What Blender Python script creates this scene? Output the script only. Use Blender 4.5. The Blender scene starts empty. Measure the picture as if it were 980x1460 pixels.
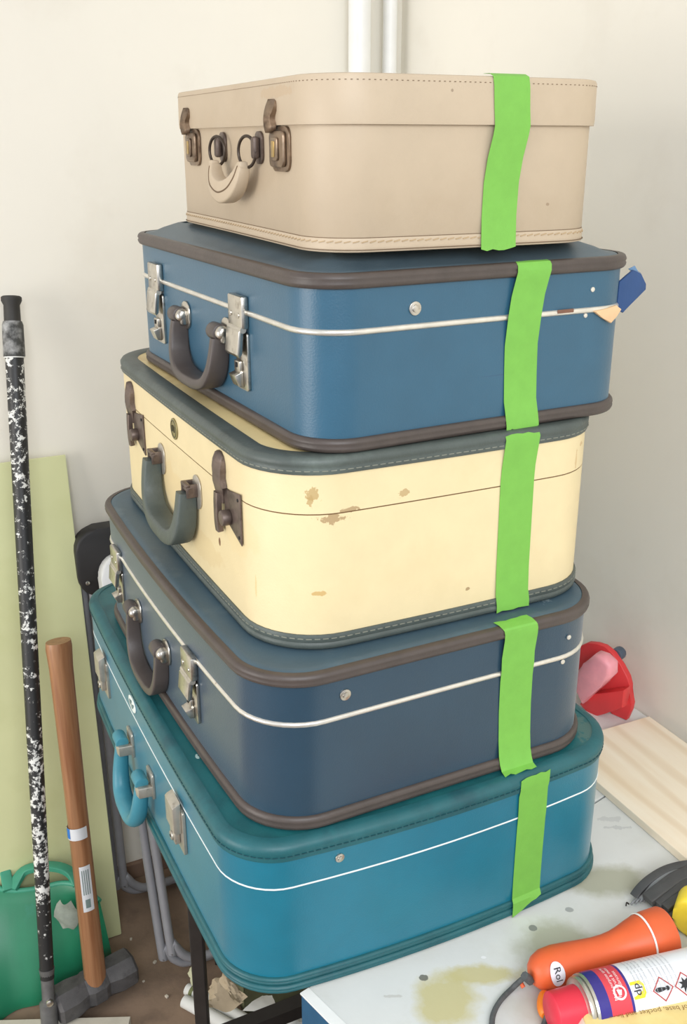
import bpy, bmesh, math, random
from mathutils import Vector, Matrix
random.seed(7)
PI = math.pi
SC = bpy.context.scene
COL = SC.collection

# ------------------------------------------------------------------ camera
F_PX, PITCH, CAM_Z = 1421.0, math.radians(20.39), 1.64
CC, SS = math.cos(PITCH), math.sin(PITCH)
cd = bpy.data.cameras.new('camera'); cam = bpy.data.objects.new('camera', cd); COL.objects.link(cam)
cam.location = (0, 0, CAM_Z); cam.rotation_euler = (PI/2 - PITCH, 0, 0)
cd.sensor_fit = 'VERTICAL'; cd.sensor_height = 36.0; cd.lens = 36.0*F_PX/1460; cd.clip_start = .02
SC.camera = cam

# ------------------------------------------------------------------ world, left window, added fill lights, exposure
def lin(c): return tuple(((v/255)/12.92 if v/255 <= .04045 else ((v/255+.055)/1.055)**2.4) for v in c)
w = bpy.data.worlds.new('world'); SC.world = w; w.use_nodes = True
bg = w.node_tree.nodes['Background']; bg.inputs[0].default_value = (*lin((236, 238, 244)), 1); bg.inputs[1].default_value = .86
def area(name, loc, target, sx, sy, power, color, spread=180):
    l = bpy.data.lights.new(name, 'AREA'); l.shape = 'RECTANGLE'; l.size = sx; l.size_y = sy
    l.energy = power; l.color = color; l.spread = math.radians(spread)
    o = bpy.data.objects.new(name, l); COL.objects.link(o); o.location = loc
    o.rotation_euler = (Vector(target)-Vector(loc)).to_track_quat('-Z', 'Y').to_euler()
area('window_light_left', (-2.7, -0.4, 1.3), (-.3, 1.6, .6), 1.6, 1.7, 50, (1.0, .96, .90))
area('overhead_fill_behind', (.45, -1.2, 2.35), (.55, 1.2, .6), 1.8, 1.2, 24, (.90, .945, 1.0), 120)  # added overhead fill, narrowed onto the table to brighten it; no known window
area('warm_top_fill', (.1, .4, 3.0), (.05, 1.6, 1.6), .7, .7, 1.5, (1.0, .82, .54))  # added warm fill to tint the upper walls; no lamp known there
SC.view_settings.view_transform = 'Standard'; SC.view_settings.look = 'None'
SC.view_settings.gamma = 1; SC.view_settings.use_curve_mapping = False
SC.view_settings.exposure = .0

# ------------------------------------------------------------------ pixel -> place helpers
def ray(x, y):
    u = (x-490)/F_PX; v = (730-y)/F_PX
    return Vector((u, CC+v*SS, -SS+v*CC))
def P(x, y, z):
    r = ray(x, y); return Vector((0, 0, CAM_Z)) + r*((z-CAM_Z)/r.z)
def onplane(x, y, p, n):
    r = ray(x, y); o = Vector((0, 0, CAM_Z)); return o + r*((Vector(p)-o).dot(n)/r.dot(n))
YW = math.radians(116.3)
DR = Vector((math.cos(YW), math.sin(YW), 0))          # along the right wall, going back
NR = Vector((-math.sin(YW), math.cos(YW), 0))         # into the room from the right wall
DL = NR.copy()                                        # along the left wall, going left
NL = -DR                                              # into the room from the left wall
CORNER = Vector((.1174, 2.2312, 0))
TZ = .742                                              # table top height
def WL(x, y, off=0): return onplane(x, y, CORNER + NL*off, NL)
def WR(x, y, off=0): return onplane(x, y, CORNER + NR*off, NR)

# ------------------------------------------------------------------ materials
MATS = {}
class N:
    def __init__(s, name):
        s.m = bpy.data.materials.new(name); s.m.use_nodes = True; s.t = s.m.node_tree
        s.b = s.t.nodes['Principled BSDF']; s.tc = None
    def n(s, typ, **k):
        o = s.t.nodes.new(typ)
        for a, v in k.items(): setattr(o, a, v)
        return o
    def l(s, a, b): s.t.links.new(a, b)
    def coord(s):
        if not s.tc: s.tc = s.n('ShaderNodeTexCoord')
        return s.tc.outputs['Object']
    def world(s): s.geo = s.n('ShaderNodeNewGeometry'); s.coord = lambda: s.geo.outputs['Position']
    def noise(s, scale, detail=4, rough=.55, vec=None, stretch=None):
        v = vec or s.coord()
        if stretch:
            mp = s.n('ShaderNodeMapping'); mp.inputs['Scale'].default_value = stretch; s.l(v, mp.inputs[0]); v = mp.outputs[0]
        o = s.n('ShaderNodeTexNoise'); o.inputs['Scale'].default_value = scale; o.inputs['Detail'].default_value = detail
        o.inputs['Roughness'].default_value = rough; s.l(v, o.inputs['Vector']); return o.outputs[0]
    def ramp(s, fac, a, b, ca=(0, 0, 0, 1), cb=(1, 1, 1, 1)):
        r = s.n('ShaderNodeValToRGB'); e = r.color_ramp.elements
        e[0].position = a; e[0].color = ca; e[1].position = b; e[1].color = cb; s.l(fac, r.inputs[0]); return r.outputs[0]
    def mix(s, fac, a, b):
        m = s.n('ShaderNodeMix', data_type='RGBA')
        for sock, v in ((m.inputs[0], fac), (m.inputs[6], a), (m.inputs[7], b)):
            if hasattr(v, 'is_linked'): s.l(v, sock)
            elif isinstance(v, (int, float)): sock.default_value = v
            else: sock.default_value = (*v[:3], 1)
        return m.outputs[2]
    def math(s, op, a, b=None):
        m = s.n('ShaderNodeMath', operation=op)
        for i, v in enumerate((a, b)):
            if v is None: continue
            if hasattr(v, 'is_linked'): s.l(v, m.inputs[i])
            else: m.inputs[i].default_value = v
        return m.outputs[0]
    def spot(s, c, r, wob=.5, scale=40, soft=.15):
        v = s.n('ShaderNodeVectorMath', operation='SUBTRACT'); s.l(s.coord(), v.inputs[0]); v.inputs[1].default_value = c
        d = s.n('ShaderNodeVectorMath', operation='DIVIDE'); s.l(v.outputs[0], d.inputs[0]); d.inputs[1].default_value = r
        ln = s.n('ShaderNodeVectorMath', operation='LENGTH'); s.l(d.outputs[0], ln.inputs[0])
        nz = s.math('MULTIPLY', s.math('SUBTRACT', s.noise(scale, 5, .65), .5), wob*4)
        return s.ramp(s.math('ADD', ln.outputs['Value'], nz), 1-soft, 1, (1, 1, 1, 1), (0, 0, 0, 1))
    def bump(s, h, strength, dist=.002):
        b = s.n('ShaderNodeBump'); b.inputs['Strength'].default_value = strength; b.inputs['Distance'].default_value = dist
        s.l(h, b.inputs['Height']); s.l(b.outputs[0], s.b.inputs['Normal'])
def mat(name, rgb, rough=.5, metal=0, var=.08, vscale=30, bump=0, bscale=300, second=None, sfac=(.5, .7), sscale=20, spots=(), stretch=None, coat=0, spec=.5, trans=0, sub=0, alpha=1, sheen=0, world=False):
    """procedural material: base colour with broad variation, an optional second colour in noise patches, local stains, fine relief"""
    if name in MATS: return MATS[name]
    k = N(name); c = lin(rgb)
    if world: k.world()
    col = k.mix(k.ramp(k.noise(vscale, stretch=stretch), .3, .7), tuple(v*(1-var) for v in c), tuple(min(1, v*(1+var)) for v in c))
    if second: col = k.mix(k.ramp(k.noise(sscale, 6, .6, stretch=stretch), *sfac), col, lin(second))
    for (ct, r, sc, wob, scl, amt) in spots:
        col = k.mix(k.math('MULTIPLY', k.spot(ct, r, wob, scl, 0.5 if world and r[0] > .03 else .15), amt), col, lin(sc))
    k.l(col, k.b.inputs['Base Color'])
    k.b.inputs['Roughness'].default_value = rough; k.b.inputs['Metallic'].default_value = metal
    k.b.inputs['Coat Weight'].default_value = coat; k.b.inputs['Sheen Weight'].default_value = sheen; k.b.inputs['Sheen Roughness'].default_value = .45; k.b.inputs['Specular IOR Level'].default_value = spec
    k.b.inputs['Transmission Weight'].default_value = trans; k.b.inputs['Alpha'].default_value = alpha
    if sub: k.b.inputs['Subsurface Weight'].default_value = sub; k.b.inputs['Subsurface Radius'].default_value = (.01, .01, .01)
    if bump: k.bump(k.noise(bscale, 3, stretch=stretch), bump)
    MATS[name] = k.m
    return k.m

# ------------------------------------------------------------------ object helpers
def obj(name, bm, material, parent=None, smooth=35, label=None, stuff=False):
    bmesh.ops.remove_doubles(bm, verts=bm.verts, dist=1e-6)
    bmesh.ops.recalc_face_normals(bm, faces=bm.faces)
    for f in bm.faces: f.smooth = smooth > 0
    if smooth:
        for e in bm.edges:
            e.smooth = len(e.link_faces) == 2 and e.calc_face_angle(0) < math.radians(smooth)
    me = bpy.data.meshes.new(name); bm.to_mesh(me); bm.free(); me.materials.append(material)
    o = bpy.data.objects.new(name, me); COL.objects.link(o)
    if parent: o.parent = parent
    if label: o['label'] = label
    if stuff: o['kind'] = 'stuff'
    return o
def tag(o, label, cat, group=None):
    o['label'] = label; o['category'] = cat
    if group: o['group'] = group
    return o
def thing(name, label, cat, loc=(0, 0, 0), rotz=0, group=None):
    o = bpy.data.objects.new(name, None); COL.objects.link(o); o.empty_display_size = .05
    o.location = loc; o.rotation_euler = (0, 0, rotz)
    return tag(o, label, cat, group)
def structure(o): o['kind'] = 'structure'; return o
def new(): return bmesh.new()
def put(o, m):
    """place a top-level empty by a full matrix"""
    o.matrix_world = m
def frame(origin, x, z):
    x = Vector(x).normalized(); z = Vector(z); z = (z - x*z.dot(x)).normalized(); y = z.cross(x)
    return Matrix(((x.x, y.x, z.x, origin[0]), (x.y, y.y, z.y, origin[1]), (x.z, y.z, z.z, origin[2]), (0, 0, 0, 1)))
def box(bm, c, d, bev=0, m=None, seg=2):
    r = bmesh.ops.create_cube(bm, size=1); vs = r['verts']
    for v in vs: v.co = Vector((c[0]+v.co.x*d[0], c[1]+v.co.y*d[1], c[2]+v.co.z*d[2]))
    if bev:
        es = list({e for v in vs for e in v.link_edges})
        r = bmesh.ops.bevel(bm, geom=es, offset=bev, segments=seg, profile=.5, affect='EDGES'); vs = list({v for f in r['faces'] for v in f.verts} | {v for v in vs if v.is_valid})
    if m is not None:
        for v in vs: v.co = m @ v.co
    return vs
def prism(bm, poly, d, bev=0, m=None, seg=2):
    """poly: 3D points of a planar outline; extruded by vector d, edges of both caps bevelled"""
    d = Vector(d); a = [bm.verts.new(Vector(p)) for p in poly]; b = [bm.verts.new(Vector(p)+d) for p in poly]; n = len(a)
    f1 = bm.faces.new(a); f2 = bm.faces.new(list(reversed(b)))
    for i in range(n): bm.faces.new((a[i], b[i], b[(i+1) % n], a[(i+1) % n]))
    vs = a+b
    if bev:
        es = list(f1.edges)+list(f2.edges)
        r = bmesh.ops.bevel(bm, geom=es, offset=bev, segments=seg, profile=.5, affect='EDGES')
        vs = list({v for f in r['faces'] for v in f.verts} | {v for v in vs if v.is_valid})
    if m is not None:
        for v in vs: v.co = m @ v.co
    return vs
def rpoly(w, h, r, n=5, cx=0, cz=0):
    out = []
    for (sx, sz, a0) in ((1, 1, 0), (-1, 1, 90), (-1, -1, 180), (1, -1, 270)):
        for k in range(n+1):
            a = math.radians(a0+90*k/n); out.append((cx+sx*(w/2-r)+r*math.cos(a), cz+sz*(h/2-r)+r*math.sin(a)))
    return out
def smoothpath(pts, n=8, closed=False):
    """Catmull-Rom through points"""
    pts = [Vector(p) for p in pts]; out = []; L = len(pts)
    rng = L if closed else L-1
    for i in range(rng):
        g = (lambda j: pts[j % L]) if closed else (lambda j: pts[max(0, min(L-1, j))])
        p0, p1, p2, p3 = g(i-1), g(i), g(i+1), g(i+2)
        for k in range(n):
            t = k/n
            out.append(.5*((2*p1)+(p2-p0)*t+(2*p0-5*p1+4*p2-p3)*t*t+(3*p1-p0-3*p2+p3)*t**3))
    if not closed: out.append(pts[-1])
    return out
def tube(bm, pts, r, seg=10, ref=(0, 0, 1), closed=False, ell=1.0, section=None, caps=True):
    """r: number or function t->radius (or (a,b)); ell squashes the second axis; section overrides with a list of (a,b)"""
    pts = [Vector(p) for p in pts]; n = len(pts); rings = []; ref = Vector(ref)
    for i, p in enumerate(pts):
        if closed: t = pts[(i+1) % n]-pts[i-1]
        else: t = pts[min(i+1, n-1)]-pts[max(i-1, 0)]
        t.normalize(); a = ref - t*ref.dot(t)
        if a.length < 1e-4: a = Vector((1, 0, 0)) - t*t.x
        a.normalize(); b = t.cross(a)
        rr = r(i/(n-1)) if callable(r) else r
        ra, rb = rr if isinstance(rr, tuple) else (rr, rr*ell)
        sec = section or [(math.cos(2*PI*k/seg), math.sin(2*PI*k/seg)) for k in range(seg)]
        rings.append([bm.verts.new(p+a*(ra*s)+b*(rb*q)) for s, q in sec])
    m = len(rings[0])
    for i in range(n if closed else n-1):
        A, B = rings[i], rings[(i+1) % n]
        for k in range(m): bm.faces.new((A[k], A[(k+1) % m], B[(k+1) % m], B[k]))
    if caps and not closed:
        bm.faces.new(list(reversed(rings[0]))); bm.faces.new(rings[-1])
SQ = [(math.copysign(abs(math.cos(a))**.3, math.cos(a)), math.copysign(abs(math.sin(a))**.3, math.sin(a))) for a in [2*PI*k/16 for k in range(16)]]
def lathe(bm, prof, m, seg=28, caps=True):
    """prof: (s, r) along local x; m places it"""
    rings = []
    for s, r in prof: rings.append([bm.verts.new(m @ Vector((s, r*math.cos(2*PI*k/seg), r*math.sin(2*PI*k/seg)))) for k in range(seg)])
    for A, B in zip(rings, rings[1:]):
        for k in range(seg): bm.faces.new((A[k], A[(k+1) % seg], B[(k+1) % seg], B[k]))
    if caps: bm.faces.new(list(reversed(rings[0]))); bm.faces.new(rings[-1])
def cyl(bm, c, axis, r, h, seg=16, bev=0):
    axis = Vector(axis).normalized(); x = axis
    m = frame(Vector(c)-x*h/2, x, (0, 0, 1) if abs(x.z) < .9 else (0, 1, 0))
    pr = [(0, r), (h, r)] if not bev else [(0, r-bev), (bev*.3, r-bev*.3), (bev, r), (h-bev, r), (h-bev*.3, r-bev*.3), (h, r-bev)]
    lathe(bm, pr, m, seg)
def text_mesh(s, size, spacing=1.0, align='CENTER', bold=0):
    cu = bpy.data.curves.new('txt', 'FONT'); cu.body = s; cu.size = size; cu.align_x = align; cu.align_y = 'CENTER'; cu.space_character = spacing; cu.resolution_u = 2; cu.offset = bold
    o = bpy.data.objects.new('txt', cu); COL.objects.link(o)
    dg = bpy.context.evaluated_depsgraph_get(); me = bpy.data.meshes.new_from_object(o.evaluated_get(dg))
    bm = new(); bm.from_mesh(me); bpy.data.meshes.remove(me); bpy.data.objects.remove(o); bpy.data.curves.remove(cu)
    return bm

# ------------------------------------------------------------------ the room
m_wall = mat('cream_wall_paint', (239, 234, 221), .75, var=.02, vscale=3, bump=.12, bscale=60, second=(233, 227, 213), sfac=(.55, .75), sscale=5)
m_floor = mat('dusty_concrete', (140, 118, 98), .85, var=.15, vscale=9, bump=.3, bscale=120, second=(120, 100, 84), sfac=(.5, .7), sscale=14)
def slab(name, a, b, t, z0, z1, n, m):
    bm = new(); a = Vector(a); b = Vector(b); n = Vector(n)*-t
    prism(bm, [(a.x, a.y, z0), (b.x, b.y, z0), (b.x, b.y, z1), (a.x, a.y, z1)], n)
    return structure(obj(name, bm, m, smooth=0))
slab('wall_left', CORNER, CORNER+DL*2.6, .1, -.05, 2.9, NL, m_wall)
slab('wall_right', CORNER, CORNER-DR*2.9, .1, -.05, 2.9, NR, m_wall)
bm = new(); c0 = CORNER-NR*.0
prism(bm, [c0, c0+DL*2.6, c0+DL*2.6-DR*4.6, c0-DR*4.6], (0, 0, -.08))
structure(obj('floor', bm, m_floor, smooth=0))
m_base = mat('bare_brown_skirting', (138, 112, 94), .8, var=.15, vscale=20, bump=.2)
bm = new(); a = CORNER+NL*.0005; prism(bm, [a+Vector((0, 0, .0005)), a+DL*2.5+Vector((0, 0, .0005)), a+DL*2.5+Vector((0, 0, .042)), a+Vector((0, 0, .042))], NL*.012, .002)
structure(obj('baseboard_left', bm, m_base, smooth=0))

m_pipe = mat('white_painted_pipe', (238, 238, 234), .35, var=.03, second=(215, 214, 208), sfac=(.66, .8), sscale=60, bump=.05)
def pipe(px, w, off, label):
    c = WL(px, 60, off); c.z = 0
    d = (c-Vector((0, 0, 0))).length
    r = w/F_PX*(c.y*CC+(CAM_Z-1.9)*-SS*-1*-1)/2 if False else w
    o = thing('pipe', label, 'pipe', c)
    bm = new(); tube(bm, [(0, 0, .002), (0, 0, 2.9)], r, 24, ref=(1, 0, 0)); obj('pipe_run', bm, m_pipe, o)
    for z in (.35, 2.35):
        bm = new(); tube(bm, [(0, 0, z-.012), (0, 0, z+.012)], r+.003, 24, ref=(1, 0, 0))
        e = NL*-(off-.002); prism(bm, [Vector((0, 0, z))+DL*-.008, Vector((0, 0, z))+DL*.008, Vector((0, 0, z+.02))+DL*.008, Vector((0, 0, z+.02))+DL*-.008], e)
        obj('pipe_bracket', bm, m_pipe, o)
pipe(513, .0222, .034, 'thicker white pipe rising behind the suitcases, left of the two')
pipe(556, .0145, .026, 'thinner white pipe nearest the wall corner, right of the two')

# ------------------------------------------------------------------ tables
m_top = mat('stained_white_tabletop', (216, 217, 213), .55, world=True, var=.03, vscale=12, bump=.1, bscale=90, second=(206, 206, 198), sfac=(.5, .75), sscale=9,
    spots=[(P(640, 1425, TZ), (.045, .05, .05), (196, 186, 128), .35, 18, .85), (P(690, 1390, TZ), (.05, .018, .05), (196, 186, 130), .4, 25, .85),
           (P(860, 1255, TZ), (.075, .035, .05), (170, 170, 150), .3, 14, .95), (P(790, 1345, TZ), (.06, .045, .05), (178, 178, 160), .35, 14, .95),
           (P(765, 1440, TZ), (.04, .03, .05), (190, 186, 172), .3, 16, .6),
           (P(472, 1392, TZ), (.004, .0035, .05), (120, 100, 85), .3, 60, .9), (P(604, 1394, TZ), (.0055, .005, .05), (105, 105, 95), .3, 80, .9),
           (P(760, 1323, TZ), (.0055, .0055, .05), (128, 130, 126), .15, 60, .9), (P(812, 1297, TZ), (.006, .0045, .05), (158, 160, 158), .2, 60, .9),
           (P(690, 1365, TZ), (.003, .002, .05), (235, 235, 235), .3, 60, .8), (P(870, 1168, TZ), (.018, .006, .05), (175, 177, 177), .9, 90, .4),
           (P(560, 1420, TZ), (.012, .003, .05), (190, 188, 180), .6, 60, .7), (P(880, 1180, TZ), (.016, .004, .05), (170, 172, 172), 1.0, 110, .45)])
m_edge = mat('white_painted_edge', (236, 236, 232), .5, var=.03)
m_blue = mat('blue_painted_side', (28, 84, 118), .5, var=.1, vscale=20, bump=.1)
m_black = mat('black_painted_steel', (42, 38, 36), .5, var=.15, vscale=40, bump=.05)
A = P(428, 1416, TZ); B = P(845, 1148, TZ); dw = (B-A).normalized(); dn = Vector((dw.y, -dw.x, 0))      # dn: toward the viewer
wcab = (B-A).length+.10
cab = thing('cabinet', 'low blue cabinet with stained white top under the torch and spray can', 'cabinet', (A.x, A.y, 0))
def rel(p, o): return Vector(p)-Vector(o.location)
def cabpoly(inset, z):
    a0 = rel((A.x, A.y, z), cab)
    return [a0+dw*inset+dn*inset, a0+dw*(wcab-inset)+dn*inset, a0+dw*(wcab-inset)-DR*.8, a0+dw*inset+dn*.8]
bm = new(); prism(bm, cabpoly(0, TZ), (0, 0, -.0022), .0006); obj('worktop', bm, m_top, cab, smooth=0)
bm = new(); prism(bm, cabpoly(.0012, TZ-.0023), (0, 0, -.6977), .001); obj('carcass', bm, m_blue, cab, smooth=0)
bm = new(); prism(bm, cabpoly(.03, .0415), (0, 0, -.041)); obj('plinth', bm, m_black, cab, smooth=0)
bm = new(); prism(bm, [rel((A.x, A.y, TZ+.0004), cab)+q for q in (dw*.0002+dn*.0002, dw*.012+dn*.0002, dw*.016+dn*.30, dw*.011+dn*.62, dw*.0002+dn*.79)], (0, 0, -.0008))
obj('painted_edge', bm, m_edge, cab, smooth=0, label='bright white painted left edge')

C5 = Vector((-.043, 1.292, 0)); Y5 = math.radians(115.63)
E5 = Vector((math.cos(Y5), math.sin(Y5), 0)); N5 = Vector((-math.sin(Y5), math.cos(Y5), 0))
def cross2(p, d, q, e):
    # intersection of lines p+t*d, q+s*e
    den = d.x*e.y-d.y*e.x; t = ((q.x-p.x)*e.y-(q.y-p.y)*e.x)/den; return p+d*t
lft = C5+N5*.225; nearp = A-dn*.003
Bq = B-dn*.003; n1 = cross2(lft, DR, Bq, NR); wallr = CORNER+NR*.003
n2 = cross2(wallr, DR, nearp, dw); backl = CORNER+NL*.375
n3 = cross2(wallr, DR, backl, DL); n4 = cross2(lft, DR, backl, DL)
bench = thing('workbench', 'white topped table on black steel legs carrying the suitcase stack', 'table', (C5.x, C5.y, 0))
bm = new(); prism(bm, [rel((p.x, p.y, TZ), bench) for p in (n1, Bq, n2, n3, n4)], (0, 0, -.03), .001)
obj('tabletop', bm, m_top, bench, smooth=0)
legs = []
LG = onplane(285, 1395, C5+N5*.195, N5); LG.z = 0
for k, (a, b) in enumerate(((0, 0), (0, 1), (1, 0), (1, 1))):
    p = LG + DR*(a*.40) - NR*(b*.45+a*.16); legs.append(p)
    bm = new(); box(bm, rel((p.x, p.y, .3557), bench), (.021, .021, .711), .002, None); 
    obj('leg', bm, m_black, bench, smooth=0)
zr = onplane(398, 1446, LG, DR).z
bm = new(); tube(bm, [rel((LG.x, LG.y, zr), bench)-NR*.014, rel((LG.x, LG.y, zr), bench)-NR*.486], .013, ref=(0, 0, 1), section=[(1, 1), (-1, 1), (-1, -1), (1, -1)])
obj('cross_rail', bm, m_black, bench, smooth=0)

# ------------------------------------------------------------------ suitcases
class Case:
    def __init__(s, name, label, c, yaw, L, W, r, bL, bW, z0, H):
        s.L, s.W, s.r, s.bL, s.bW, s.z0, s.H = L, W, r, bL, bW, z0, H
        s.o = thing(name, label, 'suitcase', (c[0], c[1], z0), math.radians(yaw), 'stacked vintage suitcases')
        pts = []
        for (sx, sy, a0) in ((1, 1, 0), (-1, 1, 90), (-1, -1, 180), (1, -1, 270)):
            for k in range(11):
                a = math.radians(a0+9*k); pts.append(Vector((sx*(L/2-r)+r*math.cos(a), sy*(W/2-r)+r*math.sin(a), 0)))
        q = []
        for i, a in enumerate(pts):
            b = pts[(i+1) % len(pts)]; m = 10 if (b-a).length > .06 else 1
            q += [a.lerp(b, t/m) for t in range(m)]
        s.path = [p+Vector((bW*(2*p.x/L)*(1-(2*p.y/W)**2), bL*(2*p.y/W)*(1-(2*p.x/L)**2), 0)) for p in q]
        n = len(s.path); s.nor = []
        for i in range(n):
            t = (s.path[(i+1) % n]-s.path[i-1]).normalized(); s.nor.append(Vector((t.y, -t.x, 0)))
    def ring(s, off, z): return [p+m*off+Vector((0, 0, z)) for p, m in zip(s.path, s.nor)]
    def sweep(s, bm, prof, closed=False):
        rings = [[bm.verts.new(v) for v in s.ring(o, z)] for o, z in prof]
        if closed: rings.append(rings[0])
        n = len(s.path)
        for a, b in zip(rings, rings[1:]):
            for i in range(n): bm.faces.new((a[i], a[(i+1) % n], b[(i+1) % n], b[i]))
        return rings
    def cap(s, bm, ring, dz=0, steps=(.75, .45, .15)):
        """close a ring with scaled copies, doming by dz"""
        cur = ring; z = ring[0].co.z; n = len(ring)
        for k in steps:
            nx = [bm.verts.new((v.co.x*k, v.co.y*k, z+dz*(1-k*k))) for v in ring]
            for i in range(n): bm.faces.new((cur[i], cur[(i+1) % n], nx[(i+1) % n], nx[i]))
            cur = nx
        bm.faces.new(cur)
    def yf(s, u): return s.W/2 + s.bL*(1-(2*u/s.L)**2)                # handle face
    def xf(s, y): return -(s.L/2 + s.bW*(1-(2*y/s.W)**2))              # face with the tape
    def F(s, u, out, z): return Vector((u, s.yf(u)+out, z))
    def E(s, y, out, z): return Vector((s.xf(y)-out, y, z))
    def bead(s, name, m, z, h, out, label=None, ribs=True):
        """rounded edge piping with a groove line"""
        bm = new(); pr = [(-.004, z)]
        k = 12
        for i in range(k+1):
            a = -PI/2+PI*i/k; o = out*math.cos(a)**.7 if math.cos(a) > 0 else 0
            if ribs and i in (k//2,): o -= .0012
            pr.append((o, z+h/2+h/2*math.sin(a)))
        pr.append((-.004, z+h)); s.sweep(bm, pr); return obj(name, bm, m, s.o, 60, label)
    def stitches(s, off, z, step, ln, m, tilt=0, thick=.0009, name='stitching', gap=None):
        bm = new(); ring = s.ring(off, z); n = len(ring); acc = 0
        for i in range(n):
            a, b = ring[i], ring[(i+1) % n]; seg = (b-a).length; t = (b-a).normalized(); 
            while acc < seg:
                c = a+t*acc; up = Vector((0, 0, 1)); tt = (t*math.cos(tilt)+up*math.sin(tilt)); nn = Vector((t.y, -t.x, 0)); bb = tt.cross(nn)
                m4 = Matrix(((tt.x, nn.x, bb.x, c.x), (tt.y, nn.y, bb.y, c.y), (tt.z, nn.z, bb.z, c.z), (0, 0, 0, 1)))
                box(bm, (0, 0, 0), (ln, thick, thick), 0, m4); acc += step
            acc -= seg
        return obj(name, bm, m, s.o, 0, stuff=True)

def plate(bm, cs, u, z, poly, y0, y1, bev=.001):
    """outline in (u,z) around (u,z) on the handle face, from out=y0 to y1"""
    prism(bm, [cs.F(u, 0, 0)*0 + Vector((u+p[0], cs.yf(u)+y0, z+p[1])) for p in poly], (0, y1-y0, 0), bev)
def ublock(bm, cs, u, z, w, h, y0, y1, bev=.001): box(bm, (u, cs.yf(u)+(y0+y1)/2, z), (w, y1-y0, h), bev)

m_chrome = mat('worn_chrome', (205, 200, 190), .28, 1, var=.1, vscale=80, second=(150, 140, 128), sfac=(.55, .75), sscale=90, bump=.05)
m_strip = mat('worn_trim_strip', (222, 218, 208), .3, .7, var=.08, vscale=60, second=(150, 125, 105), sfac=(.68, .78), sscale=45)
m_steel = mat('dull_steel_latch', (190, 184, 172), .42, .75, var=.12, vscale=70, bump=.06, second=(140, 132, 120), sfac=(.6, .75), sscale=60)
m_brass = mat('tarnished_brass', (138, 118, 98), .38, .75, var=.25, vscale=60, second=(90, 72, 58), sfac=(.5, .7), sscale=50, bump=.08)
m_bronze = mat('brown_oxidised_metal', (112, 98, 90), .45, .6, var=.2, vscale=70, second=(80, 68, 62), sfac=(.5, .7), sscale=50, bump=.08)
m_dark = mat('dark_recess', (26, 24, 23), .7)
m_rimbr = mat('brown_grey_piping', (76, 67, 62), .45, var=.12, vscale=40, bump=.1, bscale=200)
m_hand = mat('dark_brown_plastic_handle', (78, 70, 66), .42, var=.1, vscale=50, bump=.05)

def chrome_latch(cs, u, ztop, zbot, k):
    """lid plate, swinging flap, long base plate, lock with thumb slide"""
    H = ztop-zbot; w = .040
    bm = new(); plate(bm, cs, u-.004, zbot+H*.31, rpoly(.032, H*.62, .003), .0003, .0035); base = obj('latch', bm, m_chrome, cs.o)
    bm = new(); ublock(bm, cs, u, ztop-H*.17, w, H*.34, .0003, .009, .0025)
    for du in (-.011, .011): cyl(bm, (u+du, cs.yf(u)+.009, ztop-H*.2), (0, 1, 0), .003, .002, 12, .0006)
    obj('lid_plate', bm, m_chrome, base)
    bm = new(); p = [(cs.yf(u)+.0085, ztop-H*.33), (cs.yf(u)+.012, ztop-H*.36), (cs.yf(u)+.0145, ztop-H*.60), (cs.yf(u)+.012, ztop-H*.635), (cs.yf(u)+.0085, ztop-H*.60), (cs.yf(u)+.006, ztop-H*.35)]
    prism(bm, [(u-w*.45, y, z) for y, z in p], (w*.9, 0, 0), .0008); obj('flap', bm, m_chrome, base)
    bm = new(); cyl(bm, (u, cs.yf(u)+.007, ztop-H*.345), (1, 0, 0), .0035, w*.96, 12); obj('hinge_pin', bm, m_steel, base)
    bm = new(); ublock(bm, cs, u+.002, zbot+H*.245, .016, H*.12, .0035, .0075, .0012); obj('lock_plate', bm, m_chrome, base)
    bm = new(); ublock(bm, cs, u+.002, zbot+H*.26, .004, .0055, .0075, .0079); obj('keyhole', bm, m_dark, base, 0)
    bm = new(); y0 = cs.yf(u)+.0035; z1 = zbot+H*.2
    prism(bm, [(u-.008, y, z) for y, z in ((y0, z1), (y0+.011, z1-.004), (y0+.006, z1-H*.16), (y0, z1-H*.17))], (.018, 0, 0), .001); obj('thumb_slide', bm, m_chrome, base)
    return base
def chrome_bracket(cs, u, z, handle):
    bm = new(); plate(bm, cs, u-.004, z, [(p[0], p[1]) for p in rpoly(.030, .034, .013, 7)], .0003, .003, .0012); b = obj('handle_bracket', bm, m_chrome, handle)
    bm = new(); m4 = frame(cs.F(u-.013, .008, z), (1, 0, 0), (0, 0, 1))
    lathe(bm, [(0, .003), (.001, .0058), (.004, .0080), (.010, .0084)], m4, 18)
    ublock(bm, cs, u-.008, z-.002, .010, .018, .002, .012, .003)
    obj('bracket_cap', bm, m_chrome, handle)
    bm = new(); cyl(bm, cs.F(u+.008, .009, z), (1, 0, 0), .0100, .024, 18, .002); obj('bracket_barrel', bm, m_hand, handle)
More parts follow.
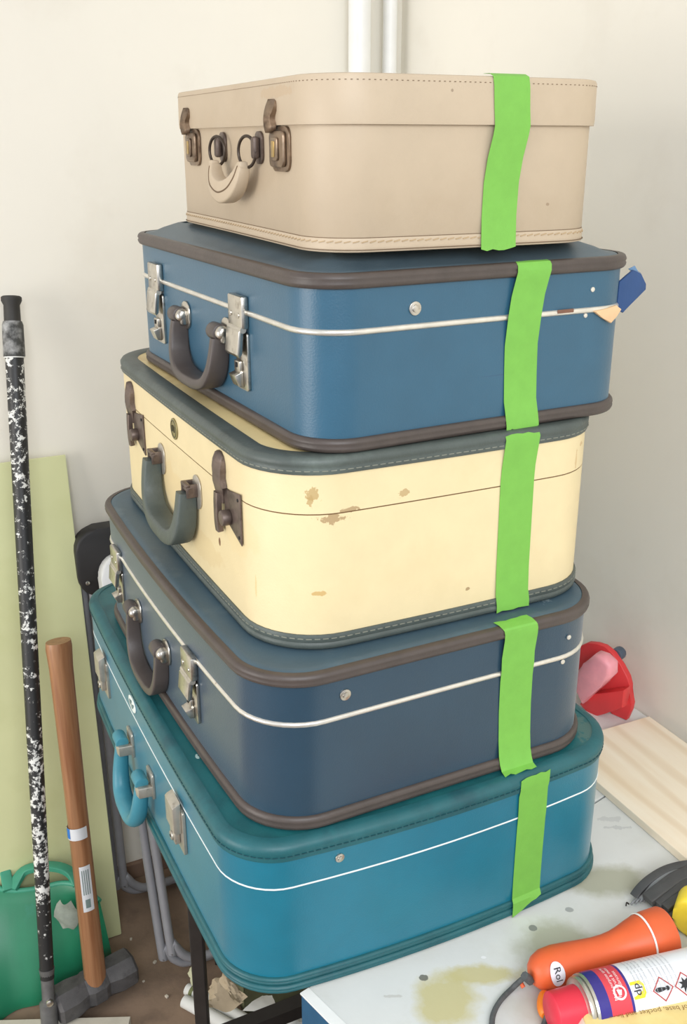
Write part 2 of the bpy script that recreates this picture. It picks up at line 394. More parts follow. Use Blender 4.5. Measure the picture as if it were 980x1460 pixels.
def u_handle(cs, u1, u2, zt, zb, out0, out1, m, wid, thick, name='handle', n=10, taper=.25, square=True):
    """hanging loop handle from u1 to u2"""
    um = (u1+u2)/2; h = (u1-u2)/2
    pts = []
    prof = [(-1, 0), (-1.0, .3), (-.93, .62), (-.72, .88), (-.38, .985), (0, 1.0), (.38, .985), (.72, .88), (.93, .62), (1.0, .3), (1, 0)]
    for a, d in prof: pts.append(Vector((um-a*h, cs.yf(um)+out0+(out1-out0)*d, zt+(zb-zt)*d)))
    pts = smoothpath(pts, n//2)
    bm = new(); f = lambda t: (wid*(1-taper+taper*math.sin(PI*t)), thick*(1-taper*.5+taper*.5*math.sin(PI*t)))
    tube(bm, pts, f, ref=(0, 1, .0), section=SQ if square else None, seg=14)
    return obj(name, bm, m, cs.o, 50)

def body(cs, m_side, zs, zw0, zr, bottom=True, gap=.0008):
    bm = new(); rg = cs.sweep(bm, [(-.006, zs-gap), (0, zs-gap), (0, zw0), (-.006, zw0-.004)]); cs.cap(bm, rg[-1]); obj('base_shell', bm, m_side, cs.o, 50)
    bm = new(); cs.sweep(bm, [(-.006, zr+.004), (0, zr), (0, zs+gap), (-.006, zs+gap)]); obj('lid_shell', bm, m_side, cs.o, 50)
def trimstrip(cs, z, h, m=None):
    bm = new(); cs.sweep(bm, [(-.003, z-h/2), (.0004, z-h/2), (.32*h, z-h*.25), (.37*h, z), (.32*h, z+h*.25), (.0004, z+h/2), (-.003, z+h/2)]); obj('trim_strip', bm, m or m_strip, cs.o, 60)
def top_panel(cs, m, prof, dz):
    bm = new(); rg = cs.sweep(bm, prof); cs.cap(bm, rg[-1], dz); return obj('top_panel', bm, m, cs.o, 50)
def stud(cs, y, z, r=.0065, name='stud', m=None):
    bm = new(); cyl(bm, cs.E(y, .0006, z), (-1, 0, 0), r, .0025, 18, .0007); cyl(bm, cs.E(y, .002, z), (-1, 0, 0), r*.55, .0025, 14, .0008); o = obj(name, bm, m or m_chrome, cs.o)
def rivet(cs, y, z, r=.003):
    bm = new(); cyl(bm, cs.E(y, .0005, z), (-1, 0, 0), r, .002, 12, .0007); obj('rivet', bm, m_strip, cs.o)

# ---- 5: big teal case at the bottom
s5 = Case('suitcase', 'largest suitcase, bright teal with thin white trim line, bottom of the stack', (-.043, 1.292), 115.63, .739, .509, .060, .007, .0165, TZ, .201)
m_teal = mat('teal_vinyl', (14, 110, 132), .30, sheen=.12, var=.05, vscale=25, bump=.12, bscale=500, spec=.6)
m_teal2 = mat('dark_teal_leather_edging', (28, 90, 96), .45, var=.12, vscale=30, bump=.12, bscale=250, second=(22, 74, 82), sfac=(.5, .7))
m_teal3 = mat('worn_shaded_teal_top', (32, 100, 104), .42, var=.12, vscale=14, bump=.12, bscale=350, second=(26, 84, 90), sfac=(.48, .68), sscale=18,  # scratched top; its base colour is also darkened for the shade lying on it
    spots=[((-.30, .05, .19), (.035, .003, .02), (190, 215, 210), .8, 120, .8), ((-.33, -.1, .19), (.012, .006, .02), (200, 215, 208), .9, 150, .8), ((-.33, .16, .19), (.008, .004, .02), (190, 215, 210), .8, 150, .8), ((-.18, .235, .19), (.006, .002, .02), (190, 215, 210), .8, 150, .8), ((-.34, -.23, .19), (.035, .02, .03), (120, 130, 112), .8, 60, .3)])
m_white = mat('white_trim_line', (232, 236, 232), .45, var=.05)
body(s5, m_teal, .142, .018, .182); trimstrip(s5, .142, .0020, m_white)
bm = new(); s5.sweep(bm, [(-.002, .179), (.0022, .179), (.0028, .182), (.0022, .1845), (.003, .187), (.0034, .192), (.001, .1975), (-.006, .2005), (-.012, .2008)]); obj('edging', bm, m_teal2, s5.o, 70)
top_panel(s5, m_teal3, [(-.010, .2005), (-.016, .1995), (-.03, .2002), (-.045, .2005)], .0003)
s5.bead('edging', m_teal2, .0, .011, .0065); s5.bead('edging', m_teal2, .0105, .010, .0045)
m_stt = mat('teal_thread', (20, 70, 78), .7)
s5.stitches(.0032, .1855, .008, .0055, m_stt)
stud(s5, .140, .166, .0055)
def lever_latch(cs, u, zt, zb):
    H = zt-zb
    bm = new(); plate(bm, cs, u-.006, zb+H*.42, rpoly(.030, H*.84, .002), .0003, .004); base = obj('latch', bm, m_steel, cs.o)
    bm = new(); y = cs.yf(u); p = [(y+.004, zt), (y+.011, zt-.003), (y+.014, zt-H*.08), (y+.014, zt-H*.55), (y+.011, zt-H*.60), (y+.004, zt-H*.6)]
    prism(bm, [(u-.016, a, z) for a, z in p], (.034, 0, 0), .0012); obj('cover', bm, m_steel, base)
    bm = new(); ublock(bm, cs, u+.004, zb+H*.24, .022, H*.26, .004, .011, .0015); cyl(bm, cs.F(u+.004, .012, zb+H*.22), (0, 1, 0), .006, .003, 16, .0008); obj('catch', bm, m_steel, base)
    bm = new(); cyl(bm, cs.F(u+.004, .0137, zb+H*.22), (0, 1, 0), .002, .0006, 10); obj('keyhole', bm, m_dark, base, 0)
lever_latch(s5, .222, .152, .080); lever_latch(s5, -.178, .150, .077)
m_thand = mat('teal_plastic_handle', (60, 130, 146), .42, var=.06, vscale=40, bump=.08)
h = u_handle(s5, .066, -.042, .083, .010, .014, .024, m_thand, .0135, .0105, taper=.3, square=False)
for u in (.067, -.041):
    bm = new(); plate(bm, s5, u-.004, .085, rpoly(.030, .040, .004), .0003, .0035); b = obj('handle_bracket', bm, m_steel, h)
    bm = new(); prism(bm, [(u-.018, s5.yf(u)+.003, .071), (u-.016, s5.yf(u)+.022, .071), (u-.004, s5.yf(u)+.024, .070), (u-.002, s5.yf(u)+.003, .068)], (0, 0, .016), .002); obj('bracket_lug', bm, m_steel, h)
    bm = new(); cyl(bm, s5.F(u+.004, .015, .088), (1, 0, 0), .0095, .026, 16, .002); obj('bracket_barrel', bm, m_thand, h)
bm = new(); plate(bm, s5, .036, .162, [(.019*math.cos(a), .011*math.sin(a)) for a in [2*PI*k/28 for k in range(28)]], .0002, .0016, .0005)
bd = obj('maker_badge', bm, mat('white_enamel_badge', (226, 234, 230), .4), s5.o, label='small oval white maker badge')
bm = new()
for (du, dz, w_, h_) in ((.006, .001, .008, .006), (-.004, -.002, .006, .005), (-.010, .002, .004, .003), (.001, .004, .005, .003)):
    ublock(bm, s5, .036+du, .162+dz, w_, h_, .0016, .0019)
obj('badge_emblem', bm, mat('grey_print', (120, 138, 134), .6), bd, 0)

# ---- 4: lower blue case
def blue_details(cs, tr):
    trimstrip(cs, tr, .0062)
m_blue4 = mat('faded_blue_vinyl', (34, 62, 80), .30, sheen=.18, var=.06, vscale=20, bump=.12, bscale=500, spec=.6)
m_blue4t = mat('dusty_blue_lid', (66, 88, 100), .45, var=.12, vscale=12, bump=.1, bscale=350, second=(96, 112, 116), sfac=(.55, .75), sscale=10,
    spots=[((-.26, .14, .18), (.02, .004, .02), (150, 165, 165), .8, 90, .5), ((-.29, -.15, .18), (.012, .012, .02), (150, 165, 165), 1.0, 160, .5), ((-.2, .17, .18), (.03, .006, .02), (135, 150, 150), .8, 90, .4)])
s4 = Case('suitcase', 'faded blue suitcase with silver trim directly on the teal one', (-.032, 1.262), 116.58, .663, .440, .069, .0114, -.0011, .943, .191)
body(s4, m_blue4, .130, .016, .178); blue_details(s4, .130)
s4.bead('piping', m_rimbr, 0, .0165, .0055); s4.bead('piping', m_rimbr, .1750, .0145, .0055)
top_panel(s4, m_blue4t, [(-.002, .1873), (-.006, .1898), (-.014, .1902), (-.022, .1900), (-.03, .1904)], .0003)
chrome_latch(s4, .211, .140, .052, 0); chrome_latch(s4, -.132, .136, .047, 1)
h = u_handle(s4, .104, -.029, .085, .014, .008, .012, m_hand, .0115, .0055)
for u in (.104, -.029): chrome_bracket(s4, u, .087, h)
stud(s4, .128, .156); rivet(s4, -.164, .155); rivet(s4, -.158, .124)

# ---- 3: cream case
m_cream = mat('cream_vinyl', (226, 208, 164), .42, var=.03, vscale=22, bump=.12, bscale=420, second=(221, 202, 157), sfac=(.5, .8), sscale=12,
    spots=[(tuple(v*1.04 for v in a_), r_, c_, w_, s_, m_) for a_, r_, c_, w_, s_, m_ in [((-.305, .137, .141), (.02, .016, .005), (168, 140, 100), .9, 90, .85), ((-.305, .122, .149), (.02, .010, .003), (168, 140, 100), .8, 120, .85),
           ((-.300, .158, .168), (.02, .007, .006), (178, 150, 98), .9, 150, .8), ((-.300, .160, .16), (.02, .003, .006), (178, 150, 98), .8, 150, .8), ((-.305, .060, .157), (.02, .007, .004), (178, 148, 100), .8, 120, .75),
           ((-.30, .152, .063), (.03, .008, .003), (196, 160, 96), .6, 120, .8), ((-.155, .2, .076), (.0042, .02, .006), (110, 66, 40), .2, 80, .95), ((-.30, .2, .13), (.004, .02, .006), (190, 160, 100), .6, 150, .7),
           ((-.30, -.02, .036), (.02, .003, .002), (150, 120, 80), .5, 150, .8), ((-.3, -.16, .16), (.02, .002, .012), (200, 165, 110), .6, 120, .6), ((-.3, -.17, .175), (.02, .004, .004), (190, 150, 95), .6, 120, .6), ((-.25, .19, .06), (.0016, .03, .016), (205, 180, 115), .5, 120, .5),
           ((-.10, .205, .05), (.06, .03, .02), (214, 190, 140), .4, 30, .45), ((.02, .205, .09), (.05, .03, .03), (222, 196, 142), .4, 30, .4), ((-.21, .2, .11), (.05, .03, .03), (226, 202, 150), .4, 30, .35)]])
m_creamt = mat('worn_cream_lid_top', (226, 204, 148), .45, var=.06, vscale=16, bump=.1, bscale=380, second=(196, 168, 112), sfac=(.55, .75), sscale=14, spots=[((.26, .15, .2), (.012, .01, .02), (120, 96, 62), .8, 80, .6), ((.0, .16, .2), (.1, .02, .02), (190, 160, 104), .4, 30, .5)])
m_green = mat('grey_green_leather', (76, 84, 80), .48, var=.12, vscale=30, bump=.2, bscale=220, second=(96, 106, 100), sfac=(.55, .75), sscale=18)
m_thr = mat('pale_thread', (128, 130, 118), .7)
s3 = Case('suitcase', 'cream suitcase with grey-green leather edging and handle, middle of the stack', (-.019, 1.291), 115.97, .629, .424, .079, .0032, .0036, 1.134, .214)
body(s3, m_cream, .153, .014, .200, gap=.0007)
bm = new(); s3.sweep(bm, [(-.003, .153-.0012), (-.0005, .153-.0012), (-.0005, .153+.0012), (-.003, .153+.0012)]); obj('lid_seam', bm, mat('dark_seam', (110, 82, 50), .8), s3.o)
bm = new(); s3.sweep(bm, [(-.002, .1955), (.0018, .1955), (.0026, .198), (.0026, .2010), (.0018, .2030), (.0030, .2050), (.0032, .2090), (.0005, .2128), (-.004, .2136), (-.020, .2136), (-.022, .2123)]); obj('leather_edging', bm, m_green, s3.o, 60)
bm = new(); s3.sweep(bm, [(-.022, .0006), (0, .0004), (.003, .003), (.0034, .007), (.0018, .009), (.0028, .0115), (.0026, .0155), (.0018, .018), (-.002, .018)]); obj('leather_edging', bm, m_green, s3.o, 60)
top_panel(s3, m_creamt, [(-.018, .2120), (-.03, .2124), (-.045, .2128)], .0008)
s3.stitches(.0028, .1998, .009, .006, m_thr); s3.stitches(.0030, .0140, .009, .006, m_thr)
def hasp_latch(cs, u, zt, zb):
    y = cs.yf(u)
    bm = new(); pl = [(.024, .020), (-.026, .028), (-.026, -.030), (.024, -.014)]
    plate(bm, cs, u-.030, zb+.032, pl, .0003, .0025, .0008); base = obj('latch', bm, m_bronze, cs.o)
    for q in ((-.024, .024), (-.024, -.026)): pass
    bm = new()
    prof = [(0.0, .004), (.004, .010), (.011, .0135), (.020, .014), (.028, .0125), (.034, .015), (.038, .0165), (.044, .013), (.052, .010), (.058, .0085)]
    L_ = [(u+.004-w_, y+.003+.004*math.sin(PI*min(1, d/.050)), zt-d) for d, w_ in prof]; R_ = [(u+.004+w_, a[1], a[2]) for a, (d, w_) in zip(L_, prof)]
    lv = [bm.verts.new(p) for p in L_]; rv = [bm.verts.new(p) for p in R_]
    mv = [bm.verts.new(((a[0]+b[0])/2, a[1]+.004, a[2])) for a, b in zip(L_, R_)]
    lb = [bm.verts.new((p[0], y+.0004, p[2])) for p in L_]; rb = [bm.verts.new((p[0], y+.0004, p[2])) for p in R_]
    for i in range(len(L_)-1):
        for A_, B_ in ((lv, mv), (mv, rv), (lb, lv), (rv, rb)): bm.faces.new((A_[i], A_[i+1], B_[i+1], B_[i]))
    for i in (0, -1): bm.faces.new([lb[i], lv[i], mv[i], rv[i], rb[i]])
    obj('hasp', bm, m_bronze, base, 50)
    bm = new(); tube(bm, smoothpath([(u+.003, y+.0060, zt-.046), (u+.003, y+.0068, zt-.060), (u+.004, y+.0065, zt-.080), (u+.004, y+.0055, zt-.092)], 4), lambda t: (.0035, .0055), ref=(0, 1, 0), section=SQ); obj('hasp_tongue', bm, m_bronze, base)
    bm = new(); cyl(bm, cs.F(u-.022, .0075, zb+.024), (0, 1, 0), .0088, .011, 18, .002); obj('lock_knob', bm, m_bronze, base)
    for q in ((-.050, .052), (-.051, .010)):
        bm = new(); cyl(bm, cs.F(u+q[0], .003, zb+q[1]), (0, 1, 0), .002, .001, 8); obj('latch_rivet', bm, m_dark, base)
hasp_latch(s3, .195, .190, .096); hasp_latch(s3, -.183, .192, .100)
h = u_handle(s3, .064, -.083, .116, .046, .012, .018, m_green, .0150, .0105, taper=.28)
for u in (.064, -.083):
    bm = new(); plate(bm, s3, u-.008, .117, rpoly(.030, .042, .0145, 8), .0003, .002, .0006); b = obj('handle_bracket', bm, m_steel, h)
    bm = new(); box(bm, s3.F(u-.011, .008, .120), (.004, .015, .016), .001); box(bm, s3.F(u+.008, .008, .120), (.004, .015, .016), .001); box(bm, s3.F(u-.002, .013, .1265), (.022, .006, .004), .001); cyl(bm, s3.F(u-.002, .010, .120), (1, 0, 0), .0042, .025, 12); obj('bracket_loop', bm, m_bronze, h)
bm = new(); plate(bm, s3, -.010, .174, [(.0135*math.cos(a), .0135*math.sin(a)) for a in [2*PI*k/28 for k in range(28)]], .0002, .0018, .0006)
bd = obj('maker_badge', bm, mat('tarnished_badge', (140, 130, 88), .45, .4, var=.2), s3.o, label='small round tarnished badge')
bm = new()
tube(bm, [s3.F(-.010, .0018, .174)+Vector((.0105*math.cos(a), 0, .0105*math.sin(a))) for a in [2*PI*k/28 for k in range(28)]], .0007, 6, ref=(0, 1, 0), closed=True)
for k in range(3): ublock(bm, s3, -.010+(k-1)*.004, .174+(.001 if k == 1 else 0), .0026, .008, .0018, .0022)
obj('badge_emblem', bm, mat('dark_badge_print', (82, 76, 52), .5), bd, 0)

# ---- 2: upper blue case
m_blue2 = mat('blue_vinyl', (42, 88, 112), .36, sheen=.1, var=.05, vscale=20, bump=.12, bscale=500, spec=.6, spots=[((-.28, -.02, .06), (.02, .03, .0007), (40, 76, 105), .3, 60, .6)])
m_blue2t = mat('dusty_blue_grey_lid', (74, 92, 102), .45, var=.1, vscale=12, bump=.1, bscale=350, second=(60, 80, 92), sfac=(.5, .72), sscale=10, spots=[((.0, .15, .18), (.014, .002, .02), (150, 155, 150), .7, 120, .6)])
s2 = Case('suitcase', 'brighter blue suitcase with torn corner flap, second from the top', (.017, 1.282), 117.82, .569, .406, .054, .0004, -.0025, 1.348, .192)
body(s2, m_blue2, .120, .013, .164); blue_details(s2, .120)
s2.bead('piping', m_rimbr, 0, .0145, .0055); s2.bead('piping', m_rimbr, .1610, .0150, .0060)
top_panel(s2, m_blue2t, [(-.002, .1735), (-.006, .1760), (-.016, .1768), (-.030, .1825), (-.05, .1885), (-.07, .1907)], .0008)
chrome_latch(s2, .174, .143, .039, 0); chrome_latch(s2, -.113, .138, .035, 1)
h = u_handle(s2, .071, -.066, .083, .023, .009, .016, m_hand, .014, .0065)
for u in (.071, -.066): chrome_bracket(s2, u, .090, h)
stud(s2, .089, .138, .007); rivet(s2, -.136, .142, .0028); rivet(s2, -.129, .1145, .0026)
# torn covering at the far right corner: exposed plywood wedge and the peeled blue flap
def eplane(cs, x, y, out):
    mw = Matrix.Translation(cs.o.location) @ Matrix.Rotation(cs.o.rotation_euler.z, 4, 'Z'); n = mw.to_3x3() @ Vector((1, 0, 0))
    p = mw @ Vector((-cs.L/2-out, 0, 0)); return mw.inverted() @ onplane(x, y, p, n)
bm = new(); prism(bm, [eplane(s2, *q, .003) for q in ((848, 444.5), (866, 440), (880, 435.5), (887, 441), (880, 452), (872, 461), (860, 453.5))], (.004, 0, 0), .0008)
obj('exposed_plywood', bm, mat('bare_plywood', (228, 190, 146), .7, var=.08, bump=.1), s2.o, label='bare tan plywood showing at the torn corner')
m_navy = mat('navy_lining', (36, 72, 122), .6, var=.08, bump=.1)
bm = new(); prism(bm, [eplane(s2, *q, -.012-.012*k) for k, q in ((0, (880, 440)), (0, (884, 402)), (.3, (895, 393)), (.6, (904, 385)), (.8, (915, 390)), (.9, (922, 405)), (.9, (921.5, 413)), (.5, (906, 428)), (.1, (889, 446)))], (.0035, 0, 0), .0008)
fl = obj('torn_flap', bm, m_navy, s2.o, label='peeled navy blue flap sticking out at the corner')
bm = new(); prism(bm, [eplane(s2, *q, -.024) for q in ((897, 383.5), (906, 379), (910, 387), (915, 389.5), (905, 385), (900, 386))], (.0015, 0, 0), .0003)
obj('torn_edge', bm, mat('light_blue_torn_edge', (104, 138, 172), .6), fl)
bm = new(); bmx = s2.E(-.100, .0020, .1215); box(bm, bmx, (.0012, .022, .004), .0004); obj('rust_patch', bm, mat('rust', (120, 84, 66), .7, var=.2), s2.o)

# ---- 1: tan case on top
m_tan = mat('tan_leather', (190, 172, 147), .5, var=.03, vscale=20, bump=.10, bscale=420, second=(182, 163, 137), sfac=(.52, .8), sscale=9, spots=[((-.245, -.09, .04), (.02, .002, .0015), (140, 115, 90), .4, 100, .6), ((-.245, .03, .145), (.02, .0015, .0015), (120, 100, 80), .4, 100, .6), ((-.15, .17, .145), (.05, .02, .006), (186, 160, 128), .6, 60, .5)])
s1 = Case('suitcase', 'small tan leather suitcase with overlapping lid, topmost of the stack', (.025, 1.25), 114.52, .486, .326, .052, -.0018, .0032, 1.540, .158)
bm = new(); rg = s1.sweep(bm, [(-.003, .122), (0, .121), (0, .004), (-.004, 0)]); s1.cap(bm, rg[-1]); obj('base_shell', bm, m_tan, s1.o, 50)
bm = new(); s1.sweep(bm, [(-.002, .0005), (.0006, .001), (.0009, .003), (.0009, .0125), (.0005, .0135), (-.001, .0135)]); obj('bottom_binding', bm, m_tan, s1.o, 50)
bm = new(); s1.sweep(bm, [(.0004, .1152), (.0042, .1150), (.0048, .120), (.0042, .155), (.003, .1576), (0, .1584), (-.003, .1584)]); obj('lid_shell', bm, m_tan, s1.o, 50)
top_panel(s1, m_tan, [(-.0025, .1583), (-.008, .1588), (-.03, .159)], .001)
m_std = mat('dark_stitch_hole', (112, 92, 70), .8); m_stl = mat('tan_thread', (178, 154, 120), .7)
s1.stitches(.0043, .1525, .0055, .0018, m_std, thick=.0006); s1.stitches(.0012, .0105, .0085, .0066, m_stl, tilt=.22, thick=.0010)
bm = new(); s1.sweep(bm, [(-.0005, .0139), (.0003, .0138), (.0003, .0143), (-.0005, .0144)]); obj('binding_line', bm, m_std, s1.o)
bm = new(); s1.sweep(bm, [(.0009, .0032), (.0022, .0034), (.0022, .0026), (.0009, .0024)]); obj('binding_line', bm, m_std, s1.o)
def brass_latch(cs, u, z):
    y = cs.yf(u)
    bm = new(); plate(bm, cs, u-.004, z-.002, rpoly(.048, .042, .010, 5), .0003, .003, .001); plate(bm, cs, u-.003, z-.002, rpoly(.038, .034, .006, 4), .003, .0075, .002); base = obj('latch', bm, m_brass, cs.o)
    bm = new(); plate(bm, cs, u-.003, z-.002, rpoly(.018, .022, .003, 3), .0075, .0100, .0012); obj('push_button', bm, m_brass, base)
    bm = new(); plate(bm, cs, u-.003, z-.002, rpoly(.008, .015, .001, 2), .0100, .0106, .0002); obj('button_insert', bm, mat('worn_gilt', (190, 160, 100), .35, .8, var=.15), base)
    bm = new()
    prof = [(0.0, .006), (.002, .0105), (.006, .0120), (.011, .0115), (.015, .0080), (.019, .0075), (.024, .0095), (.028, .0090), (.031, .005)]
    zt = z+.044
    Ls = [(u+.010-w_, y+.0052+.0055*math.sin(PI*min(1, d/.040)), zt-d) for d, w_ in prof]; Rs = [(u+.010+w_, a[1], a[2]) for a, (d, w_) in zip(Ls, prof)]
    lv = [bm.verts.new(p) for p in Ls]; rv = [bm.verts.new(p) for p in Rs]; mv = [bm.verts.new(((a[0]+b[0])/2, a[1]+.004, a[2])) for a, b in zip(Ls, Rs)]
    lb = [bm.verts.new((p[0], y+.0046, p[2])) for p in Ls]; rb = [bm.verts.new((p[0], y+.0046, p[2])) for p in Rs]
    for i in range(len(Ls)-1):
        for A_, B_ in ((lv, mv), (mv, rv), (lb, lv), (rv, rb)): bm.faces.new((A_[i], A_[i+1], B_[i+1], B_[i]))
    for i in (0, -1): bm.faces.new([lb[i], lv[i], mv[i], rv[i], rb[i]])
    obj('hasp', bm, m_brass, base, 50)
brass_latch(s1, .152, .095); brass_latch(s1, -.146, .095)
um = -.024
pts = smoothpath([(u, s1.yf(u)+o, z) for u, o, z in ((.024, .016, .074), (.018, .018, .064), (.004, .020, .054), (-.024, .021, .048), (-.052, .020, .053), (-.068, .018, .064), (-.074, .016, .076))], 5)
bm = new(); tube(bm, pts, lambda t: (.0060+.003*math.sin(PI*t), .0065+.0055*math.sin(PI*t)), ref=(0, 1, 0), section=SQ); h = obj('handle', bm, m_tan, s1.o, 50)
bm = new(); tube(bm, [Vector(p)+Vector((0, .0062+.0028*math.sin(PI*i/(len(pts)-1)), 0)) for i, p in enumerate(pts)], .0009, 6); obj('handle_piping', bm, m_std, h)
for u, su in ((.036, 1), (-.086, -1)):
    bm = new(); plate(bm, s1, u, .094, rpoly(.022, .032, .008, 5), .0003, .003, .001); ublock(bm, s1, u+.002*su, .094, .010, .022, .003, .011, .003); b = obj('handle_bracket', bm, m_bronze, h)
    bm = new(); tube(bm, [s1.F(u-.010*su, .012, .090)+Vector((.0155*math.cos(a), .004*math.cos(a), .0155*math.sin(a))) for a in [2*PI*k/28 for k in range(28)]], .0017, 8, ref=(0, 1, 0), closed=True); obj('handle_ring', bm, mat('dark_wire', (72, 62, 54), .4, .7), h)
    bm = new(); ublock(bm, s1, u-.012*su, .075, .011, .011, .012, .022, .002); obj('handle_end', bm, m_tan, h)

# ------------------------------------------------------------------ green masking tape, one strip per case
m_tape = mat('green_masking_tape', (117, 180, 72), .6, var=.04, vscale=60, bump=.25, bscale=160)
def tape(cs, rows, label, w=.041, torn=(.002, .002), cut=0, lift=0, dy=0):
    """rows: (z, y centre, out, inward run on the lid or None); local to the case face with the strip"""
    o_bm = new(); K = 6; grid = []
    for i, (z, y, out, inx) in enumerate(rows):
        row = []; y += dy; z += lift if z > .09 else 0
        for k in range(K+1):
            yy = y+w*(.5-k/K); x = cs.xf(yy)-out if inx is None else cs.xf(yy)+inx
            dz = 0
            if i == 0: dz = torn[0]*random.uniform(-1, 1)
            if i == len(rows)-1: dz = torn[1]*random.uniform(-1, 1) + cut*(k/K)
            row.append(o_bm.verts.new((x, yy, z+dz)) if inx is None else o_bm.verts.new((x+dz, yy, z)))
        grid.append(row)
    for a, b in zip(grid, grid[1:]):
        for k in range(K): o_bm.faces.new((a[k], a[k+1], b[k+1], b[k]))
    bmesh.ops.recalc_face_normals(o_bm, faces=o_bm.faces)
    bmesh.ops.solidify(o_bm, geom=list(o_bm.faces), thickness=.0003)
    o = obj('tape_strip', o_bm, m_tape, None, 30); o.location = cs.o.location; o.rotation_euler = cs.o.rotation_euler
    return tag(o, label, 'tape', 'green tape strips on the suitcases')
tape(s1, [(.1612, -.028, 0, .012), (.1610, -.028, 0, .001), (.1585, -.029, .0046, None), (.150, -.030, .0058, None), (.130, -.0315, .0058, None), (.1145, -.033, .0060, None), (.106, -.032, .0054, None), (.085, -.028, .0036, None), (.062, -.026, .0016, None), (.03, -.0255, .0012, None), (.014, -.025, .0030, None), (.004, -.025, .0036, None), (-.0012, -.025, .0042, None)],
     'green masking tape strip down the end of the tan top suitcase', dy=-.0055)
tape(s2, [(.1700, -.051, 0, .0015), (.1692, -.050, .0034, None), (.166, -.050, .0062, None), (.160, -.0495, .0074, None), (.150, -.0485, .0052, None), (.135, -.046, .0036, None), (.115, -.043, .0042, None), (.09, -.0425, .0014, None), (.06, -.044, .0010, None), (.03, -.0455, .0014, None), (.014, -.0465, .0048, None), (.004, -.047, .0068, None), (-.001, -.047, .0072, None)],
     'green masking tape strip on the brighter blue suitcase', w=.043, lift=.0066, dy=-.002)
tape(s3, [(.2045, -.076, .0036, None), (.199, -.077, .0042, None), (.188, -.077, .0026, None), (.165, -.0755, .0010, None), (.149, -.075, .0010, None), (.10, -.0755, .0010, None), (.05, -.076, .0012, None), (.022, -.0765, .0022, None), (.010, -.077, .0048, None), (.002, -.077, .0052, None)],
     'green masking tape strip down the end of the cream suitcase', w=.045, lift=.0068, dy=-.004)
tape(s4, [(.1812, -.082, 0, .009), (.1806, -.084, 0, .002), (.1785, -.085, .0046, None), (.1765, -.086, .0062, None), (.172, -.087, .0066, None), (.164, -.088, .0054, None), (.14, -.087, .0034, None), (.125, -.087, .0040, None), (.11, -.088, .0016, None), (.08, -.089, .0010, None), (.04, -.091, .0012, None), (.02, -.091, .0042, None), (.010, -.0915, .0066, None), (.003, -.092, .0098, None), (.0012, -.092, .017, None)],
     'green masking tape strip on the faded lower blue suitcase', w=.045, lift=.0105, dy=-.004)
tape(s5, [(.1905, -.083, .0042, None), (.184, -.083, .0044, None), (.175, -.083, .0042, None), (.165, -.083, .0024, None), (.1345, -.0835, .0024, None), (.12, -.084, .0012, None), (.08, -.084, .0010, None), (.04, -.084, .0012, None), (.024, -.083, .0030, None), (.020, -.082, .0070, None), (.0005, -.081, .0086, None)],
     'green masking tape strip down the end of the teal suitcase', w=.043, torn=(.002, .002), cut=.018, lift=.008, dy=-.031)

# ------------------------------------------------------------------ things leaning at the left wall
m_sheet = mat('pale_green_sheet', (214, 216, 166), .35, var=.05, vscale=4, bump=.03, bscale=30, second=(206, 208, 154), sfac=(.5, .75), sscale=6, spots=[(WL(30, 1000, .05), (.03, .1, .2), (206, 212, 160), .5, 8, .5)])
tr_ = WL(92, 648, .014); br_ = P(172, 1330, .001)
dup_ = (tr_-br_); bl_ = br_+DL*.62; tl_ = tr_+DL*.62; nn = dup_.cross(DL).normalized(); nn = nn if nn.dot(NL) > 0 else -nn
sh = thing('leaning_sheet', 'pale yellow-green flat sheet leaning on the left wall', 'sheet', br_)
bm = new(); prism(bm, [rel(p, sh) for p in (br_, bl_, tl_, tr_)], nn*.006, .0008); obj('panel', bm, m_sheet, sh, smooth=0)
bm = new(); prism(bm, [rel(p, sh)+nn*.0003 - DL*.0006 for p in (br_+dup_*.002, tr_-dup_*.002, tr_-dup_*.002+DL*.0012, br_+dup_*.002+DL*.0012)], nn*.0054); obj('cut_edge', bm, mat('bright_cut_edge', (218, 222, 176), .3), sh, smooth=0)

# pole sander
pole = None
b0 = P(70, 1443, .05); t0 = WL(16, 424, .035)
m_pole = N('black_pole_with_white_paint'); k = m_pole
co = k.coord(); nz = k.noise(52, 9, .74, stretch=(1.4, 1.4, .55)); sx = k.n('ShaderNodeSeparateXYZ'); k.l(co, sx.inputs[0])
hgt = k.ramp(sx.outputs['X'], .0, 1.0); k_ = k.n('ShaderNodeMapRange'); k_.inputs['From Min'].default_value = 0; k_.inputs['From Max'].default_value = 1.5; k.l(sx.outputs['X'], k_.inputs['Value'])
cr = k.n('ShaderNodeValToRGB'); e = cr.color_ramp.elements; e[0].position = .0; e[0].color = (0, 0, 0, 1); e[1].position = 1; e[1].color = (0, 0, 0, 1)
for pos, v in ((.13, .0), (.17, .10), (.34, .085), (.40, .02), (.50, .055), (.62, .01), (.72, .075), (.84, .06), (.88, .0)):
    q = e.new(pos); q.color = (v, v, v, 1)
k.l(k_.outputs[0], cr.inputs[0])
val = k.math('ADD', nz, cr.outputs[0])
k.l(k.mix(k.ramp(val, .60, .625), lin((38, 38, 38)), lin((226, 226, 220))), k.b.inputs['Base Color']); k.b.inputs['Roughness'].default_value = .45; k.bump(val, .3, .001)
ax = (t0-b0); LP = ax.length
pole = thing('pole_sander', 'black paint-splattered pole with a flat head on the floor, against the left wall', 'pole sander')
put(pole, frame(b0, ax, NL))
I4 = Matrix.Identity(4)
bm = new(); lathe(bm, [(.07, .0135), (LP-.10, .0165)], I4, 24); obj('shaft', bm, m_pole.m, pole)
